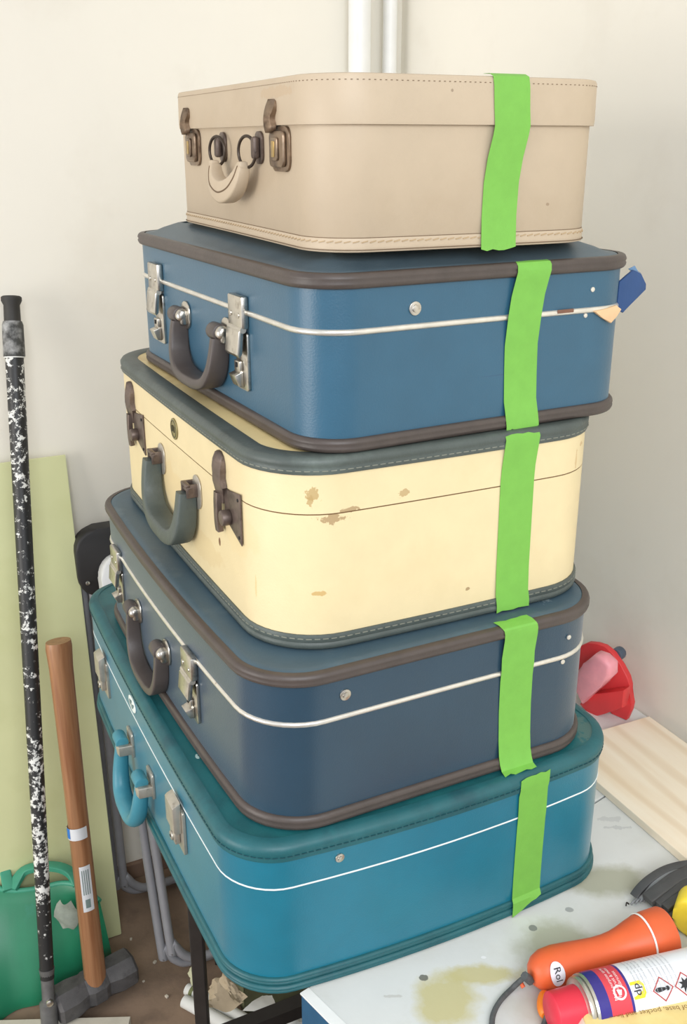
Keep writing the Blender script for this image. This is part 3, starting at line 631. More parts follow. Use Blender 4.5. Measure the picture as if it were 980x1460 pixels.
m_grip = mat('grey_smeared_sleeve', (60, 60, 58), .55, var=.2, vscale=40, second=(168, 168, 166), sfac=(.5, .7), sscale=28)
bm = new(); lathe(bm, [(LP-.108, .0175), (LP-.106, .0195), (LP-.05, .0190), (LP-.043, .0165)], I4, 24); obj('sleeve', bm, m_grip, pole)
bm = new(); lathe(bm, [(LP-.109, .0182), (LP-.105, .0186)], I4, 24); obj('paint_ring', bm, m_edge, pole)
m_rub = mat('black_rubber', (50, 48, 45), .6, var=.08)
bm = new(); lathe(bm, [(LP-.045, .0150), (LP-.014, .0145), (LP-.006, .0185), (LP, .0185), (LP+.002, .016)], I4, 24); obj('end_cap', bm, m_rub, pole)
m_joint = mat('grey_cast_metal', (112, 112, 112), .5, .5, var=.2, vscale=50, bump=.15)
bm = new(); lathe(bm, [(-.030, .016), (.020, .0175), (.024, .012), (.07, .0125), (.09, .015)], I4, 18); obj('swivel_joint', bm, m_joint, pole)
bm = new(); cyl(bm, (.026, 0, .012), (0, 0, 1), .007, .012, 12, .002); obj('joint_bolt', bm, m_chrome, pole)
inv = pole.matrix_world.inverted()
hA = P(-70, 1456, .022); hB = P(186, 1449, .022); hd = (hB-hA).normalized(); hn = Vector((hd.y, -hd.x, 0))
bm = new(); prism(bm, [inv @ p for p in (hA, hB, hB+hn*.095, hA+hn*.095)], inv.to_3x3() @ Vector((0, 0, -.021)), .001); obj('head_plate', bm, mat('plaster_dusted_board', (196, 190, 174), .8, var=.08, vscale=30, bump=.2, bscale=80, second=(150, 142, 126), sfac=(.62, .75), sscale=40), pole, smooth=0)

# sledge hammer
m_hick = mat('varnished_hickory', (162, 116, 80), .38, var=.14, vscale=22, stretch=(.25, 6, 6), bump=.06, second=(132, 82, 50), sfac=(.45, .7), sscale=14, coat=.1)
hb = P(137, 1402, .055); ht = WL(83, 914, .215)
hax = ht-hb; LH = hax.length
ham = thing('sledgehammer', 'long-handled sledgehammer with varnished wooden handle standing on its dark head', 'hammer')
put(ham, frame(hb, hax, (-.4, -1, .0)))
bm = new(); tube(bm, [(-.01, 0, 0), (.02, 0, 0), (LH*.3, 0, 0), (LH*.55, 0, 0), (LH*.8, 0, 0), (LH*.93, 0, 0), (LH*.985, 0, 0), (LH, 0, 0)], lambda t: (.0235, .0195), 20, ref=(0, 0, 1))
for v in bm.verts:
    s_ = v.co.x/LH; f = 1.04-.10*math.exp(-((s_-.45)/.3)**2)+.16*max(0, (s_-.9)/.1)**1.5-(.10 if s_ > .995 else 0); v.co.y *= f; v.co.z *= f
obj('handle', bm, m_hick, ham, 50)
def band(s0, s1, a0, a1, ra, rb, lift, n=12):
    bm = new(); g = []
    for s in (s0, (s0+s1)/2, s1):
        g.append([bm.verts.new((s, -math.sin(a)*(rb+lift), math.cos(a)*(ra+lift))) for a in [a0+(a1-a0)*k/n for k in range(n+1)]])
    for p_, q_ in zip(g, g[1:]):
        for k in range(n): bm.faces.new((p_[k], p_[k+1], q_[k+1], q_[k]))
    bmesh.ops.solidify(bm, geom=list(bm.faces), thickness=.0004); return bm
def hpos(px, py):
    r = ray(px, py); o = Vector((0, 0, CAM_Z)); w0 = o-hb; a_ = hax.normalized(); bb = r.dot(a_); s = (w0.dot(a_)*r.dot(r)-w0.dot(r)*bb)/(r.dot(r)-bb*bb); return s
sA = hpos(110, 1183)
wl = obj('handle_label', band(sA-.012, sA+.012, -1.9, 1.5, .0235, .0195, .0008), mat('white_paper_label', (222, 224, 226), .5, var=.05), ham)
obj('label_print', band(sA-.009, sA+.012, -.70, -.12, .0235, .0195, .0014, 4), mat('blue_print', (44, 120, 205), .5), wl)
sB = hpos(125, 1259)
w2 = obj('handle_label', band(sB-.048, sB+.048, .40, 1.40, .0235, .0195, .0008, 6), mat('white_paper_label', (222, 224, 226), .5), ham)
m_gp = mat('grey_print', (120, 138, 134), .6)
for k_ in range(4): obj('label_print', band(sB-.012, sB+.040, .57+k_*.18, .65+k_*.18, .0235, .0195, .0013, 2), m_gp, w2)
obj('label_print', band(sB-.040, sB-.022, .67, 1.10, .0235, .0195, .0013, 3), m_gp, w2)
hl = P(77, 1436, .044); hr = P(187, 1374, .044); hdir = (hr-hl); LHd = hdir.length
bm = new(); o8 = [(math.cos(PI/8+k*PI/4), math.sin(PI/8+k*PI/4)) for k in range(8)]
mloc = ham.matrix_world.inverted() @ frame(hl, hdir, (0, 0, 1))
rings = []
for s, a, b in ((0, .031, .031), (.006, .037, .037), (.036, .038, .038), (.062, .030, .036), (LHd/2-.012, .036, .037), (LHd/2+.012, .036, .037), (LHd-.062, .030, .036), (LHd-.036, .038, .038), (LHd-.006, .037, .037), (LHd, .031, .031)):
    rings.append([bm.verts.new(mloc @ Vector((s, a*1.08*c_, b*1.08*d_-.002))) for c_, d_ in o8])
for p_, q_ in zip(rings, rings[1:]):
    for k in range(8): bm.faces.new((p_[k], p_[(k+1) % 8], q_[(k+1) % 8], q_[k]))
bm.faces.new(rings[0]); bm.faces.new(rings[-1])
obj('hammer_head', bm, mat('dusty_dark_iron', (96, 94, 94), .65, .3, var=.2, vscale=30, bump=.2, second=(66, 64, 64), sfac=(.5, .7), sscale=24), ham, 25)

# green plastic tub
m_tub = mat('green_plastic', (38, 128, 92), .38, var=.1, vscale=8, bump=.05, second=(60, 150, 140), sfac=(.55, .8), sscale=6, sub=.15, spots=[(P(35, 1400, .12), (.03, .03, .04), (140, 180, 160), .7, 40, .5)])
lo_ = [P(x, y, .002) for x, y in ((-70, 1490), (-20, 1470), (22, 1441), (63, 1430), (103, 1405), (132, 1386), (160, 1366))]
hi_ = [P(x, y, z) for x, y, z in ((-70, 1250, .21), (-20, 1262, .21), (12, 1273, .20), (55, 1270, .20), (90, 1262, .21), (118, 1268, .21), (143, 1288, .20))]
lo_ = smoothpath(lo_, 4); hi_ = smoothpath(hi_, 4)
tub = thing('tub', 'green flexible plastic tub behind the black pole', 'tub', (lo_[12].x, lo_[12].y, 0))
bk = -NL*.055
rows = []
for t_, bul in ((0, 0), (.08, .006), (.3, .010), (.6, .008), (.9, .002), (1, 0)): rows.append([rel(a.lerp(b, t_)+NL*bul, tub) for a, b in zip(lo_, hi_)])
rows.append([rel(b+bk*.15+Vector((0, 0, .004)), tub) for b in hi_]); rows.append([rel(b+bk*.3-Vector((0, 0, .004)), tub) for b in hi_])
rows.append([rel(a.lerp(b, .6)+bk*.25, tub) for a, b in zip(lo_, hi_)]); rows.append([rel(a+bk*.4+Vector((0, 0, .006)), tub) for a in lo_])
rows.append([rel(a+bk*1.2+Vector((0, 0, .006)), tub) for a in lo_]); rows.append([rel(a+bk*1.2, tub) for a in lo_])
bm = new(); g = [[bm.verts.new(p) for p in r_] for r_ in rows]
for p_, q_ in zip(g, g[1:]+g[:1]):
    for i_ in range(len(p_)-1): bm.faces.new((p_[i_], p_[i_+1], q_[i_+1], q_[i_]))
for e_i in (0, -1): bm.faces.new([r_[e_i] for r_ in g])
obj('tub_body', bm, m_tub, tub, 50)
m_aqua = mat('aqua_green_handle', (64, 150, 122), .4, var=.08)
bm = new(); tube(bm, [rel(b+bk*.12, tub) for b in hi_], .006, 8); obj('rim', bm, m_aqua, tub, 60)
for lst in (((18, 1270, .205), (34, 1245, .225), (60, 1238, .235), (85, 1239, .235), (103, 1248, .225), (112, 1264, .21)), ((-60, 1205, .25), (-20, 1190, .27), (0, 1214, .25), (8, 1245, .225), (13, 1272, .205))):
    bm = new(); tube(bm, smoothpath([rel(P(*q_)+bk*.1, tub) for q_ in lst], 5), lambda t: (.006, .011), ref=(0, 0, 1), section=SQ); obj('tub_handle', bm, m_aqua, tub)
gl = thing('rag', 'small grey scrap of cloth on the green tub behind the hammer handle', 'rag', P(95, 1290, .17)+NL*.018)
m_rag = mat('grey_plaster_rag', (150, 158, 146), .85, var=.12, vscale=60, bump=.3)
bm = new(); g = []
for i in range(7):
    row = []
    for j in range(7):
        u_, v_ = i/6-.5, j/6-.5; row.append(bm.verts.new((u_*.05*math.sqrt(1-3.2*v_*v_), -.012-.02*(.25-u_*u_)+.006*math.sin(9*v_+4*u_), v_*.07)))
    g.append(row)
for i in range(6):
    for j in range(6): bm.faces.new((g[i][j], g[i+1][j], g[i+1][j+1], g[i][j+1]))
bmesh.ops.solidify(bm, geom=list(bm.faces), thickness=.003); obj('cloth', bm, m_rag, gl, 60)

# folding chairs, leaning folded against the left wall
m_tubeg = mat('grey_enamelled_tube', (150, 150, 154), .4, .1, var=.06, vscale=30, bump=.03)
m_blackpl = mat('black_plastic', (38, 36, 36), .55, var=.08, bump=.05)
m_whitepl = mat('white_plastic', (236, 236, 234), .45, var=.02)
def folding_chair(foot, top, ztop, mback, label, backlen=.14, backout=.0, left=-.020):
    up = (top-foot).normalized(); o = thing('folding_chair', label, 'chair', (0, 0, 0), 0)
    put(o, frame(foot, -DL, up)); hgt_ = ztop
    W_ = .42
    for (ins, dy, zb_, nm) in ((0, 0, .012, 'rear_frame'), (.017, -.014, .022, 'front_frame')):
        pts = [(ins, dy, hgt_-.03-ins), (ins, dy, .09+zb_), (ins+.006, dy, .05+zb_), (ins+.03, dy, .012+zb_), (ins+.07, dy, zb_), (W_/2, dy, zb_), (W_-ins-.07, dy, zb_), (W_-ins-.03, dy, .012+zb_), (W_-ins-.006, dy, .05+zb_), (W_-ins, dy, .09+zb_), (W_-ins, dy, hgt_-.03-ins)]
        bm = new(); tube(bm, smoothpath(pts, 4), .0095, 12, ref=(0, 1, 0)); obj(nm, bm, m_tubeg, o, 60)
    bm = new(); w2_ = W_-2*left; poly = rpoly(w2_, backlen, .045, 6, W_/2, hgt_-backlen/2)
    poly = [(x, z if z > hgt_-backlen/2 else z) for x, z in poly]
    prism(bm, [(x, -.032+backout, z) for x, z in poly], (0, .040, 0), .006); b = obj('backrest', bm, mback, o, 50)
    for x in (.0+.004, W_-.004):
        bm = new(); cyl(bm, (x, -.033+backout, hgt_-backlen*.76), (0, 1, 0), .0045, .004, 12, .001); obj('rivet', bm, m_chrome, b)
    bm = new(); prism(bm, [(x, -.040, z) for x, z in rpoly(.24, .26, .04, 5, W_/2+.03, .64)], (0, .010, 0), .003); obj('seat', bm, mback, o, 50)
    return o
fA = P(167, 1285, .004); 
tA = WL(128, 749, .035)
chA = folding_chair(fA, tA, (tA-fA).length+.0, m_blackpl, 'folded chair with black back end showing beside the blue case, grey tube frame', .145, left=-.013)
fB = P(236, 1392, .004); tB = WL(164, 788, .075)
chB = folding_chair(fB, tB, (tB-fB).length, m_whitepl, 'folded chair with white back sliver and grey tube legs, nearer the table leg', .12, left=-.012)

# ------------------------------------------------------------------ under the table: paper and rolls
m_paper = mat('white_paper', (222, 222, 216), .8, var=.04, bump=.1, bscale=60)
m_kraft = mat('brown_paper', (176, 160, 134), .85, var=.1, bump=.2, bscale=50)
m_pgreen = mat('greenish_paper', (190, 190, 158), .8, var=.06)
def crumple(name, pxs, z, bend, m, label, cat, seed, nz=.002):
    random.seed(seed); pts = [P(x, y, z) for x, y in pxs]; c = sum(pts, Vector())/len(pts); o = thing(name, label, cat, (c.x, c.y, 0), 0)
    bm = new(); N_ = 8; a, b, c_, d = pts
    g = []
    for i in range(N_+1):
        row = []
        for j in range(N_+1):
            s, t = i/N_, j/N_; p = a.lerp(b, s).lerp(d.lerp(c_, s), t); row.append(bm.verts.new(rel(p, o)+Vector((random.uniform(-nz, nz), random.uniform(-nz, nz), bend*math.sin(PI*s)*math.cos(2.2*t)+random.uniform(-nz, nz)))))
        g.append(row)
    for i in range(N_):
        for j in range(N_): bm.faces.new((g[i][j], g[i+1][j], g[i+1][j+1], g[i][j+1]))
    bmesh.ops.solidify(bm, geom=list(bm.faces), thickness=.0012); obj('sheet', bm, m, o, 20); return o
def roll(p, q, r, label, m):
    o = thing('paper_roll', label, 'roll', p); d = q-p
    bm = new(); mm = frame((0, 0, 0), d, (0, 0, 1)); L_ = d.length
    lathe(bm, [(0, r*.55), (0, r), (L_, r), (L_, r*.55), (.002, r*.5)], mm, 20); obj('tube', bm, m, o, 50); return o
rp = P(263, 1427, .0135); rq = P(372, 1488, .0135); roll(rp, rq, .0130, 'white paper roll lying lowest on the floor behind the black leg', m_paper)
rp2 = P(267, 1410, .0125)-DR*-.0; rq2 = P(372, 1466, .0125); 
r2 = roll(rp2, rq2, .0120, 'white roll with green end band lying beside the lower one', m_paper)
bm = new(); mm = frame((0, 0, 0), rq2-rp2, (0, 0, 1)); lathe(bm, [(.012, .0121), (.012, .0126), (.020, .0126), (.020, .0121)], mm, 20, False); obj('end_band', bm, mat('olive_band', (110, 116, 74), .7), r2)
bx = thing('waste_box', 'low open dark box of scrap paper under the table', 'box', P(360, 1440, 0))
m_card = mat('dull_olive_card', (96, 98, 70), .85, var=.15, vscale=30, bump=.15)
bo = bx.location
bm = new()
def flr(x, y, z): return rel(P(x, y, z), bx)
cA = P(290, 1400, .0); e1 = -NR; e2 = -DR
bxo = P(296, 1418, 0)
for (c, w_, d_) in (((0, 0), .40, .004), ((0, .30), .40, .004)):
    p0 = rel(bxo, bx)+e1*.05+e2*c[1]-DR*(-.0); prism(bm, [p0+DR*.22, p0+e1*w_+DR*.22, p0+e1*w_+DR*.22+Vector((0, 0, .10)), p0+DR*.22+Vector((0, 0, .10))], e2*d_)
for t_ in (0, .396): 
    p0 = rel(bxo, bx)+e1*(.05+t_)+DR*.22; prism(bm, [p0, p0+e2*.304, p0+e2*.304+Vector((0, 0, .10)), p0+Vector((0, 0, .10))], e1*.004)
p0 = rel(bxo, bx)+e1*.05+DR*.22; prism(bm, [p0, p0+e1*.4, p0+e1*.4+e2*.304, p0+e2*.304], (0, 0, .004))
obj('box_walls', bm, m_card, bx, 0)
crumple('paper_scrap', ((346, 1441), (374, 1420), (388, 1419), (399, 1444)), .13, .004, m_paper, 'white torn paper sheet on the scrap beside the table corner', 'paper', 3, .0006)
crumple('paper_scrap', ((298, 1408), (322, 1414), (346, 1430), (298, 1434)), .125, .03, m_kraft, 'crumpled brown paper just right of the black table leg', 'paper', 5)
crumple('paper_scrap', ((268, 1388), (282, 1378), (284, 1408), (277, 1412)), .10, .012, m_pgreen, 'pale greenish paper corner poking up left of the black leg', 'paper', 8)
crumple('paper_scrap', ((312, 1400), (326, 1396), (352, 1420), (334, 1424)), .16, .02, m_kraft, 'brown folded paper strip under the edge of the teal suitcase', 'paper', 11)
crumple('paper_scrap', ((398, 1470), (430, 1452), (446, 1466), (410, 1490)), .10, .02, m_paper, 'white crumpled paper below the black cross rail', 'paper', 13)
# crumbs on the floor
m_crumb = mat('plaster_crumb', (206, 196, 178), .9)
for (x, y, s, lb_) in ((221, 1373, .006, 'pale plaster crumb on the floor left of the foot of the grey chair tubes'), (238, 1422, .006, 'pale plaster crumb on the floor nearest the white paper roll'), (236, 1318, .006, 'pale plaster crumb on the floor right behind the grey chair tubes'), (187, 1340, .005, 'pale plaster crumb on the floor beside the foot of the green sheet'), (205, 1400, .004, 'smallest plaster crumb on the floor right of the hammer head')):
    o_bm = new(); box(o_bm, (0, 0, s*.4), (s*1.3, s, s*.8), s*.2); p = P(x, y, .0); o = obj('plaster_crumb', o_bm, m_crumb, None, 0); o.location = (p.x, p.y, .0002); o.rotation_euler = (0, 0, x)
    tag(o, lb_, 'crumb', 'plaster crumbs on the floor')

# ------------------------------------------------------------------ on the table
# pine board
m_pine = N('pine_board'); k = m_pine
mp = k.n('ShaderNodeMapping'); mp.inputs['Scale'].default_value = (1.2, 9, 9); k.l(k.coord(), mp.inputs[0])
g1 = k.noise(3.2, 5, .6, vec=mp.outputs[0]); wv = k.n('ShaderNodeTexWave'); wv.bands_direction = 'Y'; wv.inputs['Scale'].default_value = .7; wv.inputs['Distortion'].default_value = 9; wv.inputs['Detail'].default_value = 3; k.l(mp.outputs[0], wv.inputs['Vector'])
col = k.mix(k.ramp(g1, .35, .7), lin((244, 232, 210)), lin((237, 219, 191))); col = k.mix(k.math('MULTIPLY', k.ramp(wv.outputs[0], .6, 1.0), .28), col, lin((204, 170, 124)))
k.l(col, k.b.inputs['Base Color']); k.b.inputs['Roughness'].default_value = .6; k.bump(g1, .1)
zb_ = TZ+.013
cR = P(926, 1021, zb_); e_ = P(849, 1124, TZ); f_ = P(970, 1229, TZ); bd_ = (f_-e_).normalized(); bn = Vector((bd_.y, -bd_.x, 0)); bn = bn if bn.x > 0 else -bn
wd = (Vector((cR.x, cR.y, 0))-Vector((e_.x, e_.y, 0))).dot(bn)
brd = thing('pine_board', 'pale pine board lying along the right wall on the table', 'board')
put(brd, frame(Vector((cR.x, cR.y, TZ+.0006))-bn*wd, bd_, (0, 0, 1)))
sgn = 1 if (brd.matrix_world.to_3x3() @ Vector((0, 1, 0))).dot(bn) > 0 else -1
bm = new(); prism(bm, [(0, 0, 0), (.62, 0, 0), (.62, sgn*wd, 0), (0, sgn*wd, 0)], (0, 0, .0125), .001); obj('plank', bm, m_pine.m, brd, smooth=0)

# red plastic holder
m_red = mat('red_plastic', (216, 60, 62), .42, var=.06, vscale=30, bump=.04)
m_pink = mat('pink_cloudy_film', (234, 156, 164), .4, var=.12, vscale=30, bump=.3, bscale=40, sub=.3)
rn = Vector((-.72, -.69, 0)).normalized(); rp0 = P(893, 1027, TZ+.001)
red = thing('red_holder', 'red plastic tape holder with round flange in the wall corner of the table', 'holder', (rp0.x, rp0.y, TZ))
def rpl(pxs, front): return [rel(onplane(x, y, rp0+rn*front, rn), red) for x, y in pxs]
bm = new(); prism(bm, rpl(((822, 930), (828, 921), (838, 917), (850, 918), (862, 922), (874, 932), (886, 950), (895, 966), (898, 978), (896, 984), (901, 1004), (899, 1014), (893, 1027), (872, 1018), (860, 1000), (822, 985)), 0), -rn*.012, .0015); obj('flange', bm, m_red, red, 40)
bm = new(); prism(bm, rpl(((826, 1004), (842, 990), (890, 984), (887, 1010), (862, 1018), (843, 1024)), .022), -rn*.022, .004); obj('foot_bar', bm, m_red, red, 40)
bm = new(); prism(bm, rpl(((818, 985), (820, 960), (832, 946), (846, 934), (858, 938), (870, 950), (870, 966), (856, 980), (842, 992), (828, 1006)), .045), -rn*.03, .009, None, 4); obj('film_scrap', bm, m_pink, red, 60, label='cloudy pink plastic lump')
bm = new(); q = onplane(882, 932, rp0-rn*.02, rn); cyl(bm, rel(q, red), rn, .011, .018, 14, .003); tube(bm, [rel(q, red)+rn*.006, rel(q, red)+rn*.012+Vector((.006, -.004, -.012))], .005, 8); obj('bolt', bm, mat('blue_grey_bolt', (92, 104, 120), .4, .5), red, label='blue-grey bolt head')

# orange torch
m_or = mat('orange_plastic', (222, 98, 52), .45, var=.05, vscale=30, bump=.06)
ta = P(757, 1390, TZ+.024); tb = P(950, 1330, TZ+.031)
tdir = tb-ta; LT = tdir.length
torch = thing('torch', 'orange plastic torch with wrist cord lying on the white top', 'torch')
put(torch, frame(ta, tdir, (0, 0, 1)))
bm = new(); lathe(bm, [(0, .006), (.002, .0125), (.008, .0185), (.018, .0228), (.032, .0238), (.052, .0220), (LT*.38, .0203), (LT*.47, .0188), (LT*.55, .0187), (LT*.62, .0198), (LT*.68, .0222), (LT*.74, .0253), (LT*.80, .0281), (LT*.86, .0300), (LT*.985, .0305), (LT, .0290), (LT, .0255), (LT-.006, .024)], I4, 32); obj('torch_body', bm, m_or, torch, 45)
bm = new(); rb_ = []
lathe(bm, [(LT*.815, .0293), (LT*.816, .0302), (LT*.826, .0304), (LT*.827, .0297)], I4, 32, False); obj('joint_ring', bm, m_edge, torch)
bm = new(); lathe(bm, [(LT-.007, .002), (LT-.006, .0245)], I4, 28); obj('lens', bm, mat('clear_lens', (220, 222, 222), .1, spec=.8), torch)
inv = torch.matrix_world.inverted()
# oval white maker sticker on the camera-facing flank
def on_lathe(px, py, r):
    lo = inv @ Vector((0, 0, CAM_Z)); d = (inv.to_3x3() @ ray(px, py)); a_ = d.y**2+d.z**2; b_ = 2*(lo.y*d.y+lo.z*d.z); c_ = lo.y**2+lo.z**2-r*r
    t = (-b_-math.sqrt(max(0, b_*b_-4*a_*c_)))/(2*a_); p = lo+d*t; return p.x, math.atan2(p.z, p.y)
ss, th = on_lathe(795, 1389, .0226)
RS = lambda s: .0232 if s < .05 else .0222
bm = new(); c = bm.verts.new((ss, .0250*math.cos(th), .0250*math.sin(th))); rg = []
for k_ in range(24):
    a = 2*PI*k_/24; rg.append(bm.verts.new((ss+.0088*math.cos(a), +.0246*math.cos(th+.56*math.sin(a)), .0246*math.sin(th+.56*math.sin(a)))))
for k_ in range(24): bm.faces.new((c, rg[k_], rg[(k_+1) % 24]))
st = obj('sticker', bm, mat('silver_white_sticker', (226, 224, 230), .4), torch, 60, label='oval white sticker')
def wrap(bm, s0, th0, r, up, lift=.0005):
    """lay a flat text mesh on a cylinder round local x, reading round it; up = +1/-1: letter tops towards +x / -x"""
    for v in bm.verts:
        x, y = v.co.x, v.co.y; s = up*y; t = -up*x*side
        v.co = Vector((s0+s, (r+lift)*math.cos(th0+t/r), (r+lift)*math.sin(th0+t/r)))
    return bm
m_ink = mat('black_ink', (30, 30, 34), .6); m_inkw = mat('white_ink', (238, 226, 226), .6); m_inkr = mat('red_ink', (176, 70, 66), .6); m_inkbr = mat('brown_ink', (136, 98, 40), .6); m_inkg = mat('grey_ink', (168, 172, 178), .6)
tsgn = 1
yc = inv @ Vector((0, 0, CAM_Z)); side = 1 if yc.y > 0 else -1
bm = text_mesh('Rol', .0115); wrap(bm, ss, th, .0250, 1); obj('sticker_text', bm, m_ink, st, 0)
m_cord = mat('grey_cord', (84, 86, 86), .8, var=.15, vscale=200, bump=.3, bscale=400)
bm = new(); q = [(753, 1392, .026), (745, 1396, .016), (732, 1408, .004), (716, 1424, .004), (706, 1440, .004), (702, 1456, .004), (704, 1476, .004), (722, 1496, .004), (752, 1494, .004), (770, 1476, .004), (777, 1458, .006), (780, 1448, .012)]
tube(bm, smoothpath([inv @ P(x, y, TZ+z) for x, y, z in q], 5), .0031, 8); obj('wrist_cord', bm, m_cord, torch, 60)
bm = new(); tube(bm, [inv @ P(748, 1391, TZ+.030), inv @ P(757, 1399, TZ+.020)], .005, 8); obj('cord_loop', bm, m_cord, torch)
bm = new(); tube(bm, smoothpath([inv @ P(780, 1448, TZ+.012), inv @ P(778, 1440, TZ+.0125), inv @ P(777, 1425, TZ+.014), inv @ P(776, 1416, TZ+.014)], 4), lambda t: .0045+.0045*math.sin(PI*min(1, .1+t*.9)), 12); obj('cord_toggle', bm, mat('bright_orange_toggle', (246, 132, 36), .45), torch)
bm = new(); tube(bm, [inv @ P(741, 1398, TZ+.010), inv @ P(747, 1408, TZ+.006)], .0025, 8); obj('cord_tag', bm, m_or, torch)

# spray can
ca_ = P(786, 1446, TZ+.0335); cb_ = P(985, 1398, TZ+.0335); cdir = cb_-ca_
can = thing('spray_can', 'white and red spray can with red cap lying beside the torch', 'spray can')
put(can, frame(ca_, cdir, (0, 0, 1)))
inv = can.matrix_world.inverted(); side = 1 if (inv @ Vector((0, 0, CAM_Z))).y > 0 else -1
RC = .033
def px_s(px, py=None): 
    return on_can(px, py)[0]
def on_can(px, py):
    lo = inv @ Vector((0, 0, CAM_Z)); d = (inv.to_3x3() @ ray(px, py)); a_ = d.y**2+d.z**2; b_ = 2*(lo.y*d.y+lo.z*d.z); c_ = lo.y**2+lo.z**2-RC*RC
    disc = b_*b_-4*a_*c_
    t = (-b_-math.sqrt(max(0, disc)))/(2*a_); p = lo+d*t; return p.x, math.atan2(p.z, p.y)
m_cap = mat('red_can_cap', (218, 44, 66), .4, var=.05, bump=.03); m_canw = mat('white_can_label', (232, 234, 238), .3, var=.02); m_canr = mat('red_can_label', (214, 66, 78), .3, var=.03); m_canb = mat('navy_can_label', (52, 44, 130), .3); m_tin = mat('bare_tin', (196, 192, 182), .3, .8, var=.06); m_yel = mat('yellow_label', (236, 214, 44), .35)
s_cap = .032; s_b0 = on_can(846, 1410)[0]; s_r0 = on_can(861, 1405)[0]; s_r1 = on_can(891, 1400)[0]; s_w0 = s_r1+.003
bm = new(); lathe(bm, [(0, .0195), (.002, .0222), (s_cap, .0235), (s_cap+.004, .0235)], I4, 32); obj('cap', bm, m_cap, can, 45)
bm = new(); lathe(bm, [(s_cap, .0235), (s_cap+.002, .0275), (s_cap+.001, .0300), (s_cap+.004, .0312), (s_cap+.007, .0295), (s_b0-.003, .0322), (s_b0, RC-.0002)], I4, 36, False); obj('shoulder', bm, m_tin, can, 60)
for nm, a, b, m in (('navy_band', s_b0, s_r0, m_canb), ('red_band', s_r0, s_r1, m_canr), ('navy_line', s_r1, s_w0, m_canb), ('white_label', s_w0, .245, m_canw)):
    bm = new(); lathe(bm, [(a, RC), (b, RC)], I4, 48, nm == 'white_label'); obj(nm, bm, m, can, 45)
def ctext(s, size, px, py, rot, m, name='print', sp=1.0):
    a, t = on_can(px, py); bm = text_mesh(s, size, sp); wrap(bm, a, t, RC, rot); obj(name, bm, m, can, 0)
RT = -1      # text that runs down round the can
for k_, (s, x) in enumerate((('Multi-purpose spray', 868), ('frees rust & metal', 874), ('lubricates', 880))): ctext(s, .0052, x, 1398-k_*1.5, RT, m_inkw)
for k_ in range(4): ctext('Shake well before use. Keep away from', .0030, 900+k_*5, 1388-k_*1.5, RT, m_inkg)
for k_ in range(6): ctext('pressurised container protect from sun', .0030, 925+k_*6, 1384-k_*1.5, RT, m_inkg)
def cpatch(px, py, ds, dt, m, name, lift=.0003, poly=None):
    a, t = on_can(px, py); bm = new(); pts = poly or [(-1, -1), (1, -1), (1, 1), (-1, 1)]; fs = []
    bm.faces.new([bm.verts.new((a+u*ds, (RC+lift)*math.cos(t+v*dt/RC), (RC+lift)*math.sin(t+v*dt/RC))) for u, v in pts]); obj(name, bm, m, can, 0)
cpatch(911, 1411, .0075, .0085, m_yel, 'yellow_tag', .0006, [(-1, -1), (.6, -1), (1, -.5), (1, .5), (.6, 1), (-1, 1)]); 
a_, t_ = on_can(909, 1411); bm = text_mesh('dp', .012); wrap(bm, a_, t_, RC, RT, .0012); obj('print', bm, m_ink, can, 0)
def diamond(px, py, R, sym):
    a, t = on_can(px, py); bm = new(); n_ = 4; o_ = []
    pts = [(R, 0), (0, R), (-R, 0), (0, -R)]; pi_ = [(x*.86, y*.86) for x, y in pts]
    def C_(x, y): return bm.verts.new((a+x, (RC+.0005)*math.cos(t+y/RC), (RC+.0005)*math.sin(t+y/RC)))
    def sub(A_, B_, k=6): return [(A_[0]+(B_[0]-A_[0])*i/k, A_[1]+(B_[1]-A_[1])*i/k) for i in range(k)]
    ou = [C_(*p) for i in range(4) for p in sub(pts[i], pts[(i+1) % 4])]; inn = [C_(*p) for i in range(4) for p in sub(pi_[i], pi_[(i+1) % 4])]
    for i in range(len(ou)): bm.faces.new((ou[i], ou[(i+1) % len(ou)], inn[(i+1) % len(ou)], inn[i]))
    obj('hazard_diamond', bm, m_inkr, can, 0)
    if sym == '!': bm = text_mesh('!', .021, bold=.0011); wrap(bm, a, t, RC, RT)
    else:
        bm = new(); star = []
        for i in range(14):
            r_ = (.0075 if i % 2 == 0 else .0035)*(1.15 if i in (0, 4) else 1); an = 2*PI*i/14; star.append(C_2(bm, a, t, r_*math.cos(an), r_*math.sin(an)))
        c = C_2(bm, a, t, 0, 0)
        for i in range(14): bm.faces.new((c, star[i], star[(i+1) % 14]))
    obj('hazard_symbol', bm, m_ink, can, 0)
def C_2(bm, a, t, x, y): return bm.verts.new((a+x, (RC+.0008)*math.cos(t+y/RC), (RC+.0008)*math.sin(t+y/RC)))
diamond(946, 1410, .0125, '!'); diamond(977, 1403, .0125, '*')
a_, t_ = on_can(884, 1415); bm = new(); c = C_2(bm, a_, t_, 0, 0); rg = []
for i in range(20):
    an = 2*PI*i/20; rg.append((C_2(bm, a_, t_, .0075*math.cos(an), .0075*math.sin(an)), C_2(bm, a_, t_, .0055*math.cos(an), .0055*math.sin(an))))
bm.verts.remove(c)
for i in range(20): bm.faces.new((rg[i][0], rg[(i+1) % 20][0], rg[(i+1) % 20][1], rg[i][1]))
bm.faces.new([C_2(bm, a_, t_, x, y) for x, y in ((-.003, -.003), (.003, -.002), (.001, .003), (-.002, .002))])
obj('round_emblem', bm, m_inkw, can, 0)

